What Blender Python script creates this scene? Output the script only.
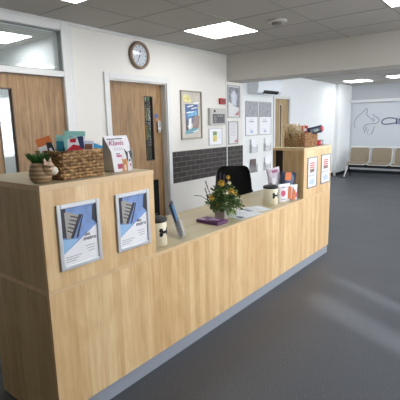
import bpy, bmesh, math, random
from mathutils import Vector, Matrix
random.seed(7)
SC = bpy.context.scene
for o in list(bpy.data.objects): bpy.data.objects.remove(o)
COL = SC.collection
PI = math.pi

# ------------------------------------------------------------------ camera
cam_d = bpy.data.cameras.new('camera'); cam = bpy.data.objects.new('camera', cam_d); COL.objects.link(cam)
cr = Vector((0.6154592, -0.78786152, -0.02200452)); cu = Vector((0.15708105, 0.09525398, 0.98298129)); cf = Vector((0.77235711, 0.60844138, -0.18238306))
M = Matrix((cr, cu, -cf)).transposed().to_4x4(); M.translation = Vector((-0.99, -1.7125, 1.5435))
cam.matrix_world = M
cam_d.sensor_width = 36; cam_d.lens = 407.24/400*36; cam_d.clip_start = .05; cam_d.clip_end = 200
SC.camera = cam

# ------------------------------------------------------------------ world, sun, exposure
W = bpy.data.worlds.new('world'); SC.world = W; W.use_nodes = True
W.node_tree.nodes['Background'].inputs[0].default_value = (.75, .86, 1, 1)
W.node_tree.nodes['Background'].inputs[1].default_value = 1.2
sun_d = bpy.data.lights.new('sun', 'SUN'); sun_d.energy = 7; sun_d.angle = math.radians(1.7); sun_d.color = (1, .96, .9)
sun = bpy.data.objects.new('sun', sun_d); COL.objects.link(sun)
SD = Vector((.458*math.cos(.447), .889*math.cos(.447), -math.sin(.447)))
sun.rotation_euler = SD.to_track_quat('-Z', 'Y').to_euler(); sun.location = (-2, -8, 5)
LAMP = 9.0        # ceiling panel emission
PANE = 9.0        # glow of the window panes, put in place of daylight
SC.view_settings.view_transform = 'Standard'; SC.view_settings.look = 'None'
SC.view_settings.gamma = 1; SC.view_settings.use_curve_mapping = False
SC.view_settings.exposure = 0.33

# ------------------------------------------------------------------ dims
ZC = 2.57; YW = 1.948; YR = 2.52; XF = 11.7; XB0, XB1, ZB = 4.386, 4.83, 2.184
HW, HB = .769, 1.284

# ------------------------------------------------------------------ helpers
def lin(h):
    if isinstance(h, str):
        h = h.lstrip('#'); c = [int(h[i:i+2], 16)/255 for i in (0, 2, 4)]
    else: c = h
    return tuple(x/12.92 if x <= .04045 else ((x+.055)/1.055)**2.4 for x in c) + (1,)

MC = {}
def mat(name, hexc, rough=.6, metal=0., emit=0., noise=0., nscale=8., spec=.5, trans=0., alpha=1., bump=0., sheen=0.):
    if name in MC: return MC[name]
    m = bpy.data.materials.new(name); m.use_nodes = True; nt = m.node_tree; b = nt.nodes['Principled BSDF']
    c = lin(hexc)
    b.inputs['Base Color'].default_value = c; b.inputs['Roughness'].default_value = rough; b.inputs['Metallic'].default_value = metal
    b.inputs['Specular IOR Level'].default_value = spec
    b.inputs['Transmission Weight'].default_value = trans; b.inputs['Alpha'].default_value = alpha
    if emit:
        b.inputs['Emission Color'].default_value = c; b.inputs['Emission Strength'].default_value = emit
    tc = nt.nodes.new('ShaderNodeTexCoord')
    n = nt.nodes.new('ShaderNodeTexNoise'); n.inputs['Scale'].default_value = nscale; n.inputs['Detail'].default_value = 4
    nt.links.new(tc.outputs['Object'], n.inputs['Vector'])
    if noise:
        r = nt.nodes.new('ShaderNodeValToRGB')
        k = 1-noise
        r.color_ramp.elements[0].position = .3; r.color_ramp.elements[1].position = .7
        r.color_ramp.elements[0].color = (c[0]*k, c[1]*k, c[2]*k, 1); r.color_ramp.elements[1].color = (min(1, c[0]*(1+noise*.5)), min(1, c[1]*(1+noise*.5)), min(1, c[2]*(1+noise*.5)), 1)
        nt.links.new(n.outputs['Fac'], r.inputs['Fac']); nt.links.new(r.outputs['Color'], b.inputs['Base Color'])
    if bump:
        bp = nt.nodes.new('ShaderNodeBump'); bp.inputs['Strength'].default_value = bump; bp.inputs['Distance'].default_value = .01
        nt.links.new(n.outputs['Fac'], bp.inputs['Height']); nt.links.new(bp.outputs['Normal'], b.inputs['Normal'])
    MC[name] = m; return m

def wood(name, c1, c2, c3, axis='Z', plank=.09, grain=30., rough=.42, offs=0., pvar=.35, blotch=.4):
    """grain runs along axis; planks across the other axes get their own tint"""
    if name in MC: return MC[name]
    m = bpy.data.materials.new(name); m.use_nodes = True; nt = m.node_tree; b = nt.nodes['Principled BSDF']
    N = nt.nodes.new; L = nt.links.new
    tc = N('ShaderNodeTexCoord')
    mp = N('ShaderNodeMapping'); s = [grain]*3; s['XYZ'.index(axis)] = grain*.045
    mp.inputs['Scale'].default_value = s; mp.inputs['Location'].default_value = (offs, offs*.7, offs*.3)
    L(tc.outputs['Object'], mp.inputs['Vector'])
    n = N('ShaderNodeTexNoise'); n.inputs['Scale'].default_value = 1.; n.inputs['Detail'].default_value = 6; n.inputs['Roughness'].default_value = .62; n.inputs['Distortion'].default_value = .6
    L(mp.outputs[0], n.inputs['Vector'])
    # broad cathedral blotches
    mp2 = N('ShaderNodeMapping'); s2 = [9.]*3; s2['XYZ'.index(axis)] = 3.2; mp2.inputs['Scale'].default_value = s2
    L(tc.outputs['Object'], mp2.inputs['Vector'])
    n2 = N('ShaderNodeTexNoise'); n2.inputs['Scale'].default_value = 1.; n2.inputs['Detail'].default_value = 3; n2.inputs['Distortion'].default_value = 1.2
    L(mp2.outputs[0], n2.inputs['Vector'])
    # plank tint
    sx = N('ShaderNodeSeparateXYZ'); L(tc.outputs['Object'], sx.inputs[0])
    ad = N('ShaderNodeMath'); ad.operation = 'ADD'
    oth = [a for a in 'XYZ' if a != axis]
    L(sx.outputs[oth[0]], ad.inputs[0]); L(sx.outputs[oth[1]], ad.inputs[1])
    dv = N('ShaderNodeMath'); dv.operation = 'DIVIDE'; dv.inputs[1].default_value = plank; L(ad.outputs[0], dv.inputs[0])
    fl = N('ShaderNodeMath'); fl.operation = 'FLOOR'; L(dv.outputs[0], fl.inputs[0])
    wn = N('ShaderNodeTexWhiteNoise'); wn.noise_dimensions = '1D'; L(fl.outputs[0], wn.inputs['W'])
    m1 = N('ShaderNodeMath'); m1.operation = 'MULTIPLY_ADD'; m1.inputs[1].default_value = pvar; L(wn.outputs['Value'], m1.inputs[0])
    m1.inputs[2].default_value = -pvar/2
    m2 = N('ShaderNodeMath'); m2.operation = 'MULTIPLY_ADD'; m2.inputs[1].default_value = blotch; L(n2.outputs['Fac'], m2.inputs[0]); L(m1.outputs[0], m2.inputs[2])
    m3 = N('ShaderNodeMath'); m3.operation = 'MULTIPLY_ADD'; m3.inputs[1].default_value = 1-blotch; L(n.outputs['Fac'], m3.inputs[0]); L(m2.outputs[0], m3.inputs[2])
    r = N('ShaderNodeValToRGB'); e = r.color_ramp.elements
    e[0].position = .28; e[0].color = lin(c2); e[1].position = .72; e[1].color = lin(c3)
    k = e.new(.5); k.color = lin(c1)
    L(m3.outputs[0], r.inputs['Fac']); L(r.outputs['Color'], b.inputs['Base Color'])
    b.inputs['Roughness'].default_value = rough
    MC[name] = m; return m

class B:
    def __init__(s): s.v = []; s.f = []; s.mi = []; s.mats = []; s.T = Matrix.Identity(4); s.cur = 0; s.sm = []
        # T is applied to every point added
    def m(s, mt):
        if mt not in s.mats: s.mats.append(mt)
        s.cur = s.mats.index(mt); return s
    def P(s, p): s.v.append(tuple(s.T @ Vector(p))); return len(s.v)-1
    def F(s, idx, sm=False): s.f.append(tuple(idx)); s.mi.append(s.cur); s.sm.append(sm)
    def box(s, x0, y0, z0, x1, y1, z1):
        i = [s.P((x, y, z)) for z in (z0, z1) for y in (y0, y1) for x in (x0, x1)]
        for q in ((0, 2, 3, 1), (4, 5, 7, 6), (0, 1, 5, 4), (2, 6, 7, 3), (0, 4, 6, 2), (1, 3, 7, 5)): s.F([i[k] for k in q])
        return s
    def poly(s, pts): s.F([s.P(p) for p in pts]); return s
    def prism(s, pts, d):
        """pts polygon, extruded by vector d"""
        d = Vector(d); a = [s.P(p) for p in pts]; b = [s.P(Vector(p)+d) for p in pts]; n = len(a)
        s.F(a[::-1]); s.F(b)
        for k in range(n): s.F((a[k], a[(k+1) % n], b[(k+1) % n], b[k]))
        return s
    def lathe(s, prof, c=(0, 0, 0), n=24, sx=1, sy=1, capb=True, capt=True):
        rings = []
        for r, z in prof:
            rings.append([s.P((c[0]+r*sx*math.cos(2*PI*k/n), c[1]+r*sy*math.sin(2*PI*k/n), c[2]+z)) for k in range(n)])
        for a, b in zip(rings, rings[1:]):
            for k in range(n): s.F((a[k], a[(k+1) % n], b[(k+1) % n], b[k]), True)
        if capb: s.F(rings[0][::-1])
        if capt: s.F(rings[-1])
        return s
    def tube(s, pts, r, n=6):
        pts = [Vector(p) for p in pts]; rings = []
        for i, p in enumerate(pts):
            d = (pts[min(i+1, len(pts)-1)]-pts[max(i-1, 0)]).normalized()
            u = d.cross(Vector((0, 0, 1)));
            if u.length < .1: u = d.cross(Vector((1, 0, 0)))
            u.normalize(); w = d.cross(u); rr = r[i] if isinstance(r, (list, tuple)) else r
            rings.append([s.P(p+u*rr*math.cos(2*PI*k/n)+w*rr*math.sin(2*PI*k/n)) for k in range(n)])
        for a, b in zip(rings, rings[1:]):
            for k in range(n): s.F((a[k], a[(k+1) % n], b[(k+1) % n], b[k]), True)
        s.F(rings[0][::-1]); s.F(rings[-1]); return s
    def ball(s, c, rx, ry=None, rz=None, n=14, m=8):
        ry = ry or rx; rz = rz or rx
        prof = [(math.sin(PI*(j+.02)/(m+.04)), -math.cos(PI*(j+.02)/(m+.04))) for j in range(m+1)]
        rings = [[s.P((c[0]+rx*r*math.cos(2*PI*k/n), c[1]+ry*r*math.sin(2*PI*k/n), c[2]+rz*z)) for k in range(n)] for r, z in prof]
        for a, b in zip(rings, rings[1:]):
            for k in range(n): s.F((a[k], a[(k+1) % n], b[(k+1) % n], b[k]), True)
        s.F(rings[0][::-1]); s.F(rings[-1]); return s
    def leaf(s, a, b, w, up=(0, 0, 1)):
        a = Vector(a); b = Vector(b); d = b-a; sd = d.cross(Vector(up))
        if sd.length < 1e-4: sd = Vector((1, 0, 0))
        sd.normalize(); md = a+d*.45+Vector((0, 0, d.length*.08))
        s.F([s.P(a), s.P(md+sd*w), s.P(b), s.P(md-sd*w)]); return s

def link(name, bb, mt=None, parent=None, bevel=0., seg=2, smooth=False):
    me = bpy.data.meshes.new(name); o = bpy.data.objects.new(name, me); COL.objects.link(o)
    vs = [Vector(v) for v in bb.v]
    if parent is not None:
        off = world_loc(parent)
    else:
        xs = [v.x for v in vs]; ys = [v.y for v in vs]; zs = [v.z for v in vs]
        off = Vector(((min(xs)+max(xs))/2, (min(ys)+max(ys))/2, min(zs)))
    me.from_pydata([tuple(v-off) for v in vs], [], bb.f)
    mats = bb.mats if bb.mats else [mt]
    for k in mats: me.materials.append(k)
    for p, i, q in zip(me.polygons, bb.mi, bb.sm):
        p.material_index = i if bb.mats else 0; p.use_smooth = q or smooth
    bm = bmesh.new(); bm.from_mesh(me); bmesh.ops.recalc_face_normals(bm, faces=bm.faces[:]); bm.to_mesh(me); bm.free()
    if parent is not None: o.parent = parent
    else: o.location = off
    o['_o'] = 1; del o['_o']
    if bevel:
        md = o.modifiers.new('bevel', 'BEVEL'); md.width = bevel; md.segments = seg; md.limit_method = 'ANGLE'
    return o

def world_loc(o):
    l = Vector((0, 0, 0))
    while o is not None: l += o.location; o = o.parent
    return l
def tag(o, label, cat, group=None):
    o['label'] = label; o['category'] = cat
    if group: o['group'] = group
    return o
def thing(name, loc, label, cat, group=None):
    o = bpy.data.objects.new(name, None); o.empty_display_size = .1; COL.objects.link(o); o.location = loc
    return tag(o, label, cat, group)
def sroot(name, loc):
    o = bpy.data.objects.new(name, None); o.empty_display_size = .1; COL.objects.link(o); o.location = loc; o['kind'] = 'structure'; return o
def struct(name, bb, mt=None, **k):
    o = link(name, bb, mt, **k); o['kind'] = 'structure'; return o
KIDS = {}
def dup(root, loc, label=None):
    r = root.copy(); COL.objects.link(r); r.location = loc
    if label: r['label'] = label
    for ch in list(root.children):
        c = ch.copy(); COL.objects.link(c); c.parent = r
        for g in list(ch.children):
            d = g.copy(); COL.objects.link(d); d.parent = c
    return r
def text(name, body, size, mt, loc, rot, parent=None, ext=.0006, off=0., align='LEFT', sx=1., sp=1.):
    cu_ = bpy.data.curves.new(name, 'FONT'); cu_.body = body; cu_.size = size; cu_.extrude = ext; cu_.offset = off; cu_.align_x = align; cu_.space_character = sp
    t = bpy.data.objects.new(name, cu_); COL.objects.link(t)
    bpy.context.view_layer.update()
    dg = bpy.context.evaluated_depsgraph_get(); me = bpy.data.meshes.new_from_object(t.evaluated_get(dg))
    bpy.data.objects.remove(t)
    o = bpy.data.objects.new(name, me); COL.objects.link(o); me.materials.clear(); me.materials.append(mt)
    o.rotation_euler = rot; o.scale = (sx, 1, 1)
    if parent is not None: o.parent = parent; o.location = Vector(loc)-world_loc(parent)
    else: o.location = loc
    return o
RY = (PI/2, 0, 0)            # text readable from -Y
RX = (PI/2, 0, -PI/2)        # text readable from -X

# ------------------------------------------------------------------ materials
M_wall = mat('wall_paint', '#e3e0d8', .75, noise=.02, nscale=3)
M_wallfar = mat('wall_daylight_tint', '#e3e6e6', .75, noise=.02, nscale=3)  # wall paint with the far room's cool daylight put into the colour
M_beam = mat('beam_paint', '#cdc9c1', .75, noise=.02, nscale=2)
M_white = mat('white_gloss', '#d8d8d5', .4)
M_tilec = mat('ceiling_tile', '#b9b5ae', .9, noise=.04, nscale=60, bump=.1)
M_grid = mat('ceiling_grid', '#989590', .7)  # strips darker than the tiles, with their thin shadow in the colour
M_black = mat('black_plastic', '#0b0b0c', .4)
M_dark = mat('dark_grey', '#26272b', .6)
M_fab = mat('black_fabric', '#0a0a0b', .9, noise=.3, nscale=80)
M_chrome = mat('chrome', '#c8c8c8', .25, 1.)
M_alu = mat('aluminium', '#d4d6da', .3, .45)
M_steel = mat('skirting_aluminium', '#a3aab5', .4, .25)
M_paper = mat('paper', '#f2f2f4', .5)
M_lamp = mat('lamp_diffuser', '#fbfcff', .5, emit=LAMP)
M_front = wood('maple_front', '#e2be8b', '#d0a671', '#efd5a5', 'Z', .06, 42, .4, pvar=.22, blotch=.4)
M_side_shade = wood('maple_side_shade', '#c9ab7e', '#b39165', '#d3b88e', 'Z', .15, 22, .42, 3., .18)  # same maple, darkened because the desk ends lie in shade
M_top = wood('maple_top', '#bcaf8e', '#aea07c', '#c7bb9b', 'X', .3, 26, .35, 5., .12, .3)
M_edge = wood('maple_edge', '#e0c092', '#d2ae7c', '#ebd1a5', 'X', .6, 26, .4, 7., .05)
M_oak = wood('oak_door', '#98764c', '#6d5133', '#b39067', 'Z', .3, 40, .5, 1., .1, .35)
M_oak2 = wood('oak_door_far', '#a68d63', '#8b724c', '#b59c73', 'Z', .3, 30, .5, 2., .1, .35)

# floor vinyl with fine safety sparkle
def floor_mat():
    m = bpy.data.materials.new('vinyl_floor'); m.use_nodes = True; nt = m.node_tree; b = nt.nodes['Principled BSDF']; N = nt.nodes.new; L = nt.links.new
    tc = N('ShaderNodeTexCoord')
    n = N('ShaderNodeTexNoise'); n.inputs['Scale'].default_value = 120; n.inputs['Detail'].default_value = 3; L(tc.outputs['Object'], n.inputs['Vector'])
    r = N('ShaderNodeValToRGB'); e = r.color_ramp.elements; e[0].position = .35; e[0].color = lin('#373b41'); e[1].position = .66; e[1].color = lin('#4c5057')
    k = e.new(.76); k.color = lin('#85878a')
    L(n.outputs['Fac'], r.inputs['Fac']); L(r.outputs['Color'], b.inputs['Base Color'])
    n2 = N('ShaderNodeTexNoise'); n2.inputs['Scale'].default_value = 2.5; L(tc.outputs['Object'], n2.inputs['Vector'])
    mr = N('ShaderNodeMapRange'); mr.inputs['To Min'].default_value = .42; mr.inputs['To Max'].default_value = .52; L(n2.outputs['Fac'], mr.inputs['Value']); L(mr.outputs[0], b.inputs['Roughness'])
    bp = N('ShaderNodeBump'); bp.inputs['Strength'].default_value = .12; bp.inputs['Distance'].default_value = .002; L(n.outputs['Fac'], bp.inputs['Height']); L(bp.outputs[0], b.inputs['Normal'])
    return m
M_floor = floor_mat()
def brick_mat():
    m = bpy.data.materials.new('grey_brick_tiles'); m.use_nodes = True; nt = m.node_tree; b = nt.nodes['Principled BSDF']; N = nt.nodes.new; L = nt.links.new
    tc = N('ShaderNodeTexCoord'); sx = N('ShaderNodeSeparateXYZ'); cx = N('ShaderNodeCombineXYZ')
    L(tc.outputs['Object'], sx.inputs[0]); L(sx.outputs['X'], cx.inputs['X']); L(sx.outputs['Z'], cx.inputs['Y'])
    br = N('ShaderNodeTexBrick'); L(cx.outputs[0], br.inputs['Vector'])
    br.inputs['Color1'].default_value = lin('#383431'); br.inputs['Color2'].default_value = lin('#433f3c'); br.inputs['Mortar'].default_value = lin('#75726f')
    br.inputs['Scale'].default_value = 1.; br.inputs['Mortar Size'].default_value = .0035; br.inputs['Brick Width'].default_value = .2; br.inputs['Row Height'].default_value = .0705
    L(br.outputs['Color'], b.inputs['Base Color']); b.inputs['Roughness'].default_value = .6; b.inputs['Specular IOR Level'].default_value = .25
    return m
M_brick = brick_mat()
def clear_mat(name, tint, gloss=.1, milk=0.):
    m = bpy.data.materials.new(name); m.use_nodes = True; nt = m.node_tree; nt.nodes.clear(); N = nt.nodes.new; L = nt.links.new
    o = N('ShaderNodeOutputMaterial'); t = N('ShaderNodeBsdfTransparent'); t.inputs[0].default_value = lin(tint)
    g = N('ShaderNodeBsdfGlossy'); g.inputs['Roughness'].default_value = .05; mx = N('ShaderNodeMixShader')
    mx.inputs[0].default_value = gloss*.6
    L(t.outputs[0], mx.inputs[1]); L(g.outputs[0], mx.inputs[2])
    if milk:
        d = N('ShaderNodeBsdfDiffuse'); d.inputs[0].default_value = lin('#e8ecf0'); m2 = N('ShaderNodeMixShader'); m2.inputs[0].default_value = milk
        L(mx.outputs[0], m2.inputs[1]); L(d.outputs[0], m2.inputs[2]); L(m2.outputs[0], o.inputs[0])
    else: L(mx.outputs[0], o.inputs[0])
    return m
M_glass = clear_mat('clear_glass', '#fcfefe')
M_acryl = clear_mat('clear_acrylic', '#ffffff', milk=.14)
M_pane = mat('daylight_glow_pane', '#f0f4fb', .4, emit=PANE)  # pane glows itself and keeps the sun out
M_wicker = None
def wicker(name, c1, c2):
    m = bpy.data.materials.new(name); m.use_nodes = True; nt = m.node_tree; b = nt.nodes['Principled BSDF']; N = nt.nodes.new; L = nt.links.new
    tc = N('ShaderNodeTexCoord'); n = N('ShaderNodeTexNoise'); n.inputs['Scale'].default_value = 45; n.inputs['Detail'].default_value = 4
    L(tc.outputs['Object'], n.inputs['Vector']); r = N('ShaderNodeValToRGB'); e = r.color_ramp.elements
    e[0].position = .3; e[0].color = lin(c1); e[1].position = .68; e[1].color = lin(c2); L(n.outputs['Fac'], r.inputs['Fac']); L(r.outputs[0], b.inputs['Base Color']); b.inputs['Roughness'].default_value = .7
    return m

# ------------------------------------------------------------------ setting
struct('floor', B().box(-3.2, -4.12, -.1, XF+.1, 5.2, 0), M_floor)
cl = struct('ceiling', B().box(-3.2, -4.12, ZC, XF+.1, 5.2, ZC+.1), M_tilec)
g = B()
for x in (-2.33, -1.73, -1.13, -.53, .07, .67, 1.27, 1.97, 2.67, 3.27, 3.87): g.box(x-.006, -4, ZC-.002, x+.006, YW, ZC+.001)
for y in (-3.65, -3.05, -2.45, -1.85, -1.25, -.65, .1, .75, 1.35): g.box(-3.1, y-.006, ZC-.002, XB0, y+.006, ZC+.001)
for x in (5.4, 6, 6.6, 7.2, 7.8, 8.4, 9.0, 9.6, 10.2, 10.8, 11.4): g.box(x-.006, -4, ZC-.002, x+.006, YR, ZC+.001)
for y in (-3.23, -2.63, -2.03, -1.43, -.83, -.23, .37, .97, 1.57, 2.17): g.box(XB1, y-.006, ZC-.002, XF, y+.006, ZC+.001)
struct('trim_1', g, M_grid)
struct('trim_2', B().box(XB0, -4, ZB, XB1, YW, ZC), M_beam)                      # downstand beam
# wall with the two doors (Y = YW .. YW+.12)
D1 = (.5, 1.575, 2.545); D2 = (2.05, 3.02, 2.08)
w = B(); y0, y1 = YW, YW+.12
w.box(-3.2, y0, 0, D1[0], y1, ZC).box(D1[0], y0, D1[2], D1[1], y1, ZC).box(D1[1], y0, 0, D2[0], y1, ZC)
w.box(D2[0], y0, D2[2], D2[1], y1, ZC).box(D2[1], y0, 0, XB1, y1, ZC)
struct('wall_back', w, M_wall)
struct('wall_return', B().box(XB1-.12, YW+.12, 0, XB1, YR+.12, ZC), M_wall)
D3 = (7.03, 7.72, 2.06)
w = B().box(XB1, YR, 0, D3[0], YR+.12, ZC).box(D3[0], YR, D3[2], D3[1], YR+.12, ZC).box(D3[1], YR, 0, XF+.1, YR+.12, ZC)
struct('wall_recess', w, M_wallfar)
struct('wall_far', B().box(XF, -4.12, 0, XF+.1, YR, ZC), mat('far_wall_shade_grey', '#c3c7cb', .75))  # greyer wall paint that also carries the shade on this wall
struct('trim_3', B().box(10.62, YR-.1, 0, XF, YR, ZC), M_wallfar)                # pillar in the far corner
struct('wall_left', B().box(-3.2, -4.12, 0, -3.1, YW, ZC), M_wall)
# window wall
wz0, wz1 = .85, 2.3
wins = [(1.75, 3.15), (3.5, 4.9), (5.3, 6.7), (7.1, 8.5), (8.9, 10.3), (10.5, 11.5)]
dr0, dr1 = .1, 1.1
w = B(); px = -3.1
for a, b in sorted(wins+[(dr0, dr1)]):
    w.box(px, -4.12, 0, a, -4, ZC)
    if (a, b) == (dr0, dr1): w.box(a, -4.12, 2.05, b, -4, ZC)
    else: w.box(a, -4.12, 0, b, -4, wz0).box(a, -4.12, wz1, b, -4, ZC)
    px = b
w.box(px, -4.12, 0, XF, -4, ZC)
struct('wall_window', w, M_wall)
for i, (a, b) in enumerate(wins):
    r = sroot('window_%d' % (i+2), ((a+b)/2, -4.06, wz0))
    f = B().box(a, -4.1, wz0, a+.05, -4.02, wz1).box(b-.05, -4.1, wz0, b, -4.02, wz1).box(a+.05, -4.1, wz0, b-.05, -4.02, wz0+.05).box(a+.05, -4.1, wz1-.05, b-.05, -4.02, wz1)
    link('window_frame', f, M_white, r)
    link('pane', B().box(a+.05, -4.07, wz0+.05, b-.05, -4.055, wz1-.05), M_pane, r)
r = sroot('door_4', (.6, -4.06, 0))  # unseen door; panes and wide post sized to shape the sun streaks
f = B().box(.1, -4.1, 0, .27, -4.02, 2.05).box(.58, -4.1, 0, .88, -4.02, 2.05).box(1.06, -4.1, 0, 1.1, -4.02, 2.05).box(.27, -4.1, 0, .58, -4.02, .12).box(.88, -4.1, 0, 1.06, -4.02, .12).box(.27, -4.1, 2.0, .58, -4.02, 2.05).box(.88, -4.1, 2.0, 1.06, -4.02, 2.05)
link('door_frame', f, M_white, r)
link('pane', B().box(.27, -4.065, .12, .58, -4.06, 2.0), M_glass, r)
link('pane', B().box(.88, -4.065, .12, 1.06, -4.06, 2.0), M_glass, r)
link('door_handle', B().tube([(.66, -4.0, .9), (.66, -3.96, .92), (.66, -3.96, 1.28), (.66, -4.0, 1.3)], .012), M_chrome, r)
# rooms behind the doors
struct('wall_office', B().box(1.88, YW+.12, 0, 1.98, 4.9, ZC).box(-3.2, 4.9, 0, 1.98, 5.0, ZC).box(-3.2, YW+.12, 0, -3.1, 4.9, ZC), M_wallfar)
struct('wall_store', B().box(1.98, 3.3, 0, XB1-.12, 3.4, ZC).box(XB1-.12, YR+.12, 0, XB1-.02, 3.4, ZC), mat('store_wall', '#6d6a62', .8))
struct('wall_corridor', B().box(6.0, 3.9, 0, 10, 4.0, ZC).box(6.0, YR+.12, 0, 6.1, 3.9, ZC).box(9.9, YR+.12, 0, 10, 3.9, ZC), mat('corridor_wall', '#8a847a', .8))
# added office window behind the door glass; its pane glows to brighten the office
r = sroot('window_1', (2.0, 4.86, .9))
link('window_frame', B().box(.9, 4.84, .85, 1.86, 4.9, .9).box(.9, 4.84, 2.05, 1.86, 4.9, 2.1).box(.9, 4.84, .9, .95, 4.9, 2.05), M_white, r)
link('pane', B().box(.95, 4.86, .9, 1.86, 4.88, 2.05), mat('office_glow_pane', '#c9d0d0', .4, emit=2.4, noise=.45, nscale=9), r)  # glow stands in for daylight behind the door glass

# door 1 with transom
r = sroot('door_1', (1.04, YW, 0))
a, b, t = D1; fy0, fy1 = YW-.02, YW+.14
f = B().box(b-.075, fy0, 0, b+.01, fy1, t).box(a, fy0, 0, a+.085, fy1, t).box(a+.085, fy0, t-.07, b-.075, fy1, t).box(a+.085, fy0, 2.035, b-.075, fy1, 2.092)
link('door_frame', f, M_white, r, bevel=.006)
link('architrave', B().box(b+.01, YW-.012, 0, b+.05, YW, ZC-.03).box(-2.9, YW-.016, t, b+.05, YW, ZC), M_white, r, bevel=.003)
link('glazing_bead', B().box(b-.081, YW+.0, 2.092, b-.075, YW+.05, t-.07).box(a+.085, YW, t-.078, b-.081, YW+.05, t-.07).box(a+.085, YW, 2.092, b-.081, YW+.05, 2.1), mat('bead_dark', '#868b89', .5), r)
link('transom_glass', B().box(a+.085, YW+.045, 2.1, b-.081, YW+.051, t-.078), M_glass, r)
wr = B(); x = a+.1
wire = []
while x < b-.085: wr.box(x, YW+.053, 2.1, x+.002, YW+.0545, t-.078); x += .02
z = 2.12
while z < t-.08: wr.box(a+.085, YW+.053, z, b-.081, YW+.0545, z+.002); z += .02
wo = link('wire_mesh', wr, mat('wire', '#dfe4e2', .5, 0.), r)
gx0, gx1, gz0, gz1 = .819, .965, .8, 1.905; ly0, ly1 = 1.97, 2.014; xl, xr = a+.085, b-.077
lf = B().box(xl, ly0, .005, gx0, ly1, 2.03).box(gx1, ly0, .005, xr, ly1, 2.03).box(gx0, ly0, .005, gx1, ly1, gz0).box(gx0, ly0, gz1, gx1, ly1, 2.03)
lf = link('door_leaf', lf, M_oak, r)
vb = B().box(gx0, ly0-.006, gz0, gx0+.01, ly1, gz1).box(gx1-.01, ly0-.006, gz0, gx1, ly1, gz1).box(gx0+.01, ly0-.006, gz1-.01, gx1-.01, ly1, gz1).box(gx0+.01, ly0-.006, gz0, gx1-.01, ly1, gz0+.01)
link('glazing_bead', vb, mat('oak_bead', '#5e4630', .5), r)
link('vision_panel', B().box(gx0+.01, 1.988, gz0+.01, gx1-.01, 1.994, gz1-.01), M_glass, r)
link('door_handle', B().tube([(.66, 1.97, 1.0), (.66, 1.92, 1.0), (.78, 1.92, 1.0)], .01), M_chrome, r)

# door 2
r = sroot('door_2', (2.53, YW, 0))
a, b, t = D2
f = B().box(a, YW, 0, a+.03, YW+.12, t).box(b-.03, YW, 0, b, YW+.12, t).box(a+.03, YW, t-.03, b-.03, YW+.12, t)
link('door_lining', f, M_white, r)
f = B().box(a-.05, YW-.02, 0, a+.02, YW, t+.052).box(b-.02, YW-.02, 0, b+.045, YW, t+.052).box(a+.02, YW-.02, t-.015, b-.02, YW, t+.052)
link('architrave', f, M_white, r, bevel=.005)
gx0, gx1, gz0, gz1 = 2.683, 2.828, 1.1, 1.905; ly0, ly1 = 2.03, 2.066; xl, xr = a+.032, b-.032
lf = B().box(xl, ly0, .005, gx0, ly1, t-.032).box(gx1, ly0, .005, xr, ly1, t-.032).box(gx0, ly0, .005, gx1, ly1, gz0).box(gx0, ly0, gz1, gx1, ly1, t-.032)
link('door_leaf', lf, M_oak, r)
vb = B().box(gx0, ly0-.006, gz0, gx0+.008, ly1, gz1).box(gx1-.008, ly0-.006, gz0, gx1, ly1, gz1).box(gx0+.008, ly0-.006, gz1-.008, gx1-.008, ly1, gz1).box(gx0+.008, ly0-.006, gz0, gx1-.008, ly1, gz0+.008)
link('glazing_bead', vb, mat('oak_bead2', '#3a2c1e', .5), r)
link('vision_panel', B().box(gx0+.008, 2.046, gz0+.008, gx1-.008, 2.05, gz1-.008), M_glass, r)
bb = B(); bb.T = Matrix.Translation((2.89, 2.03, 1.662)) @ Matrix.Rotation(PI/2, 4, 'X'); bb.lathe([(.028, 0), (.028, .002)], n=20)
link('door_sign', bb, mat('blue_disc', '#2f58a8', .4), r)
kp = link('keypad', B().box(2.885, 2.0, 1.45, 2.945, 2.03, 1.6), mat('keypad_metal', '#8f8c86', .35, .8), r, bevel=.004)
kb = B()
for i in range(4):
    for j in range(2): kb.box(2.9+.02*j, 1.997, 1.53+.016*i, 2.91+.02*j, 2.0, 1.538+.016*i)
link('button', kb, M_dark, kp)
link('lever', B().tube([(2.915, 2.0, 1.48), (2.915, 1.965, 1.48), (2.86, 1.965, 1.478)], .008), M_chrome, kp)

# door 3
r = sroot('door_3', (7.37, YR, 0))
a, b, t = D3
link('door_frame', B().box(a-.06, YR-.02, 0, a+.01, YR+.12, t+.05).box(b-.01, YR-.02, 0, b+.06, YR+.12, t+.05).box(a+.01, YR-.02, t-.01, b-.01, YR+.12, t+.05), mat('door_frame_grey', '#d5d5d2', .4), r, bevel=.004)
gx0, gx1, gz0, gz1 = 7.33, 7.41, .5, 1.93; ly0, ly1 = YR+.03, YR+.07
lf = B().box(a+.01, ly0, .005, gx0, ly1, t-.01).box(gx1, ly0, .005, b-.01, ly1, t-.01).box(gx0, ly0, .005, gx1, ly1, gz0).box(gx0, ly0, gz1, gx1, ly1, t-.01)
link('door_leaf', lf, M_oak2, r)
link('vision_panel', B().box(gx0, ly0+.01, gz0, gx1, ly0+.016, gz1), M_glass, r)
link('glazing_bead', B().box(gx0-.022, ly0-.006, gz0, gx0, ly0, gz1).box(gx1, ly0-.006, gz0, gx1+.022, ly0, gz1).box(gx0-.022, ly0-.006, gz1, gx1+.022, ly0, gz1+.02), mat('oak_bead3', '#d8ccb4', .5), r)
link('door_handle', B().tube([(7.55, ly0, 1.0), (7.55, ly0-.05, 1.0), (7.45, ly0-.05, 1.0)], .01), M_chrome, r)

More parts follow.
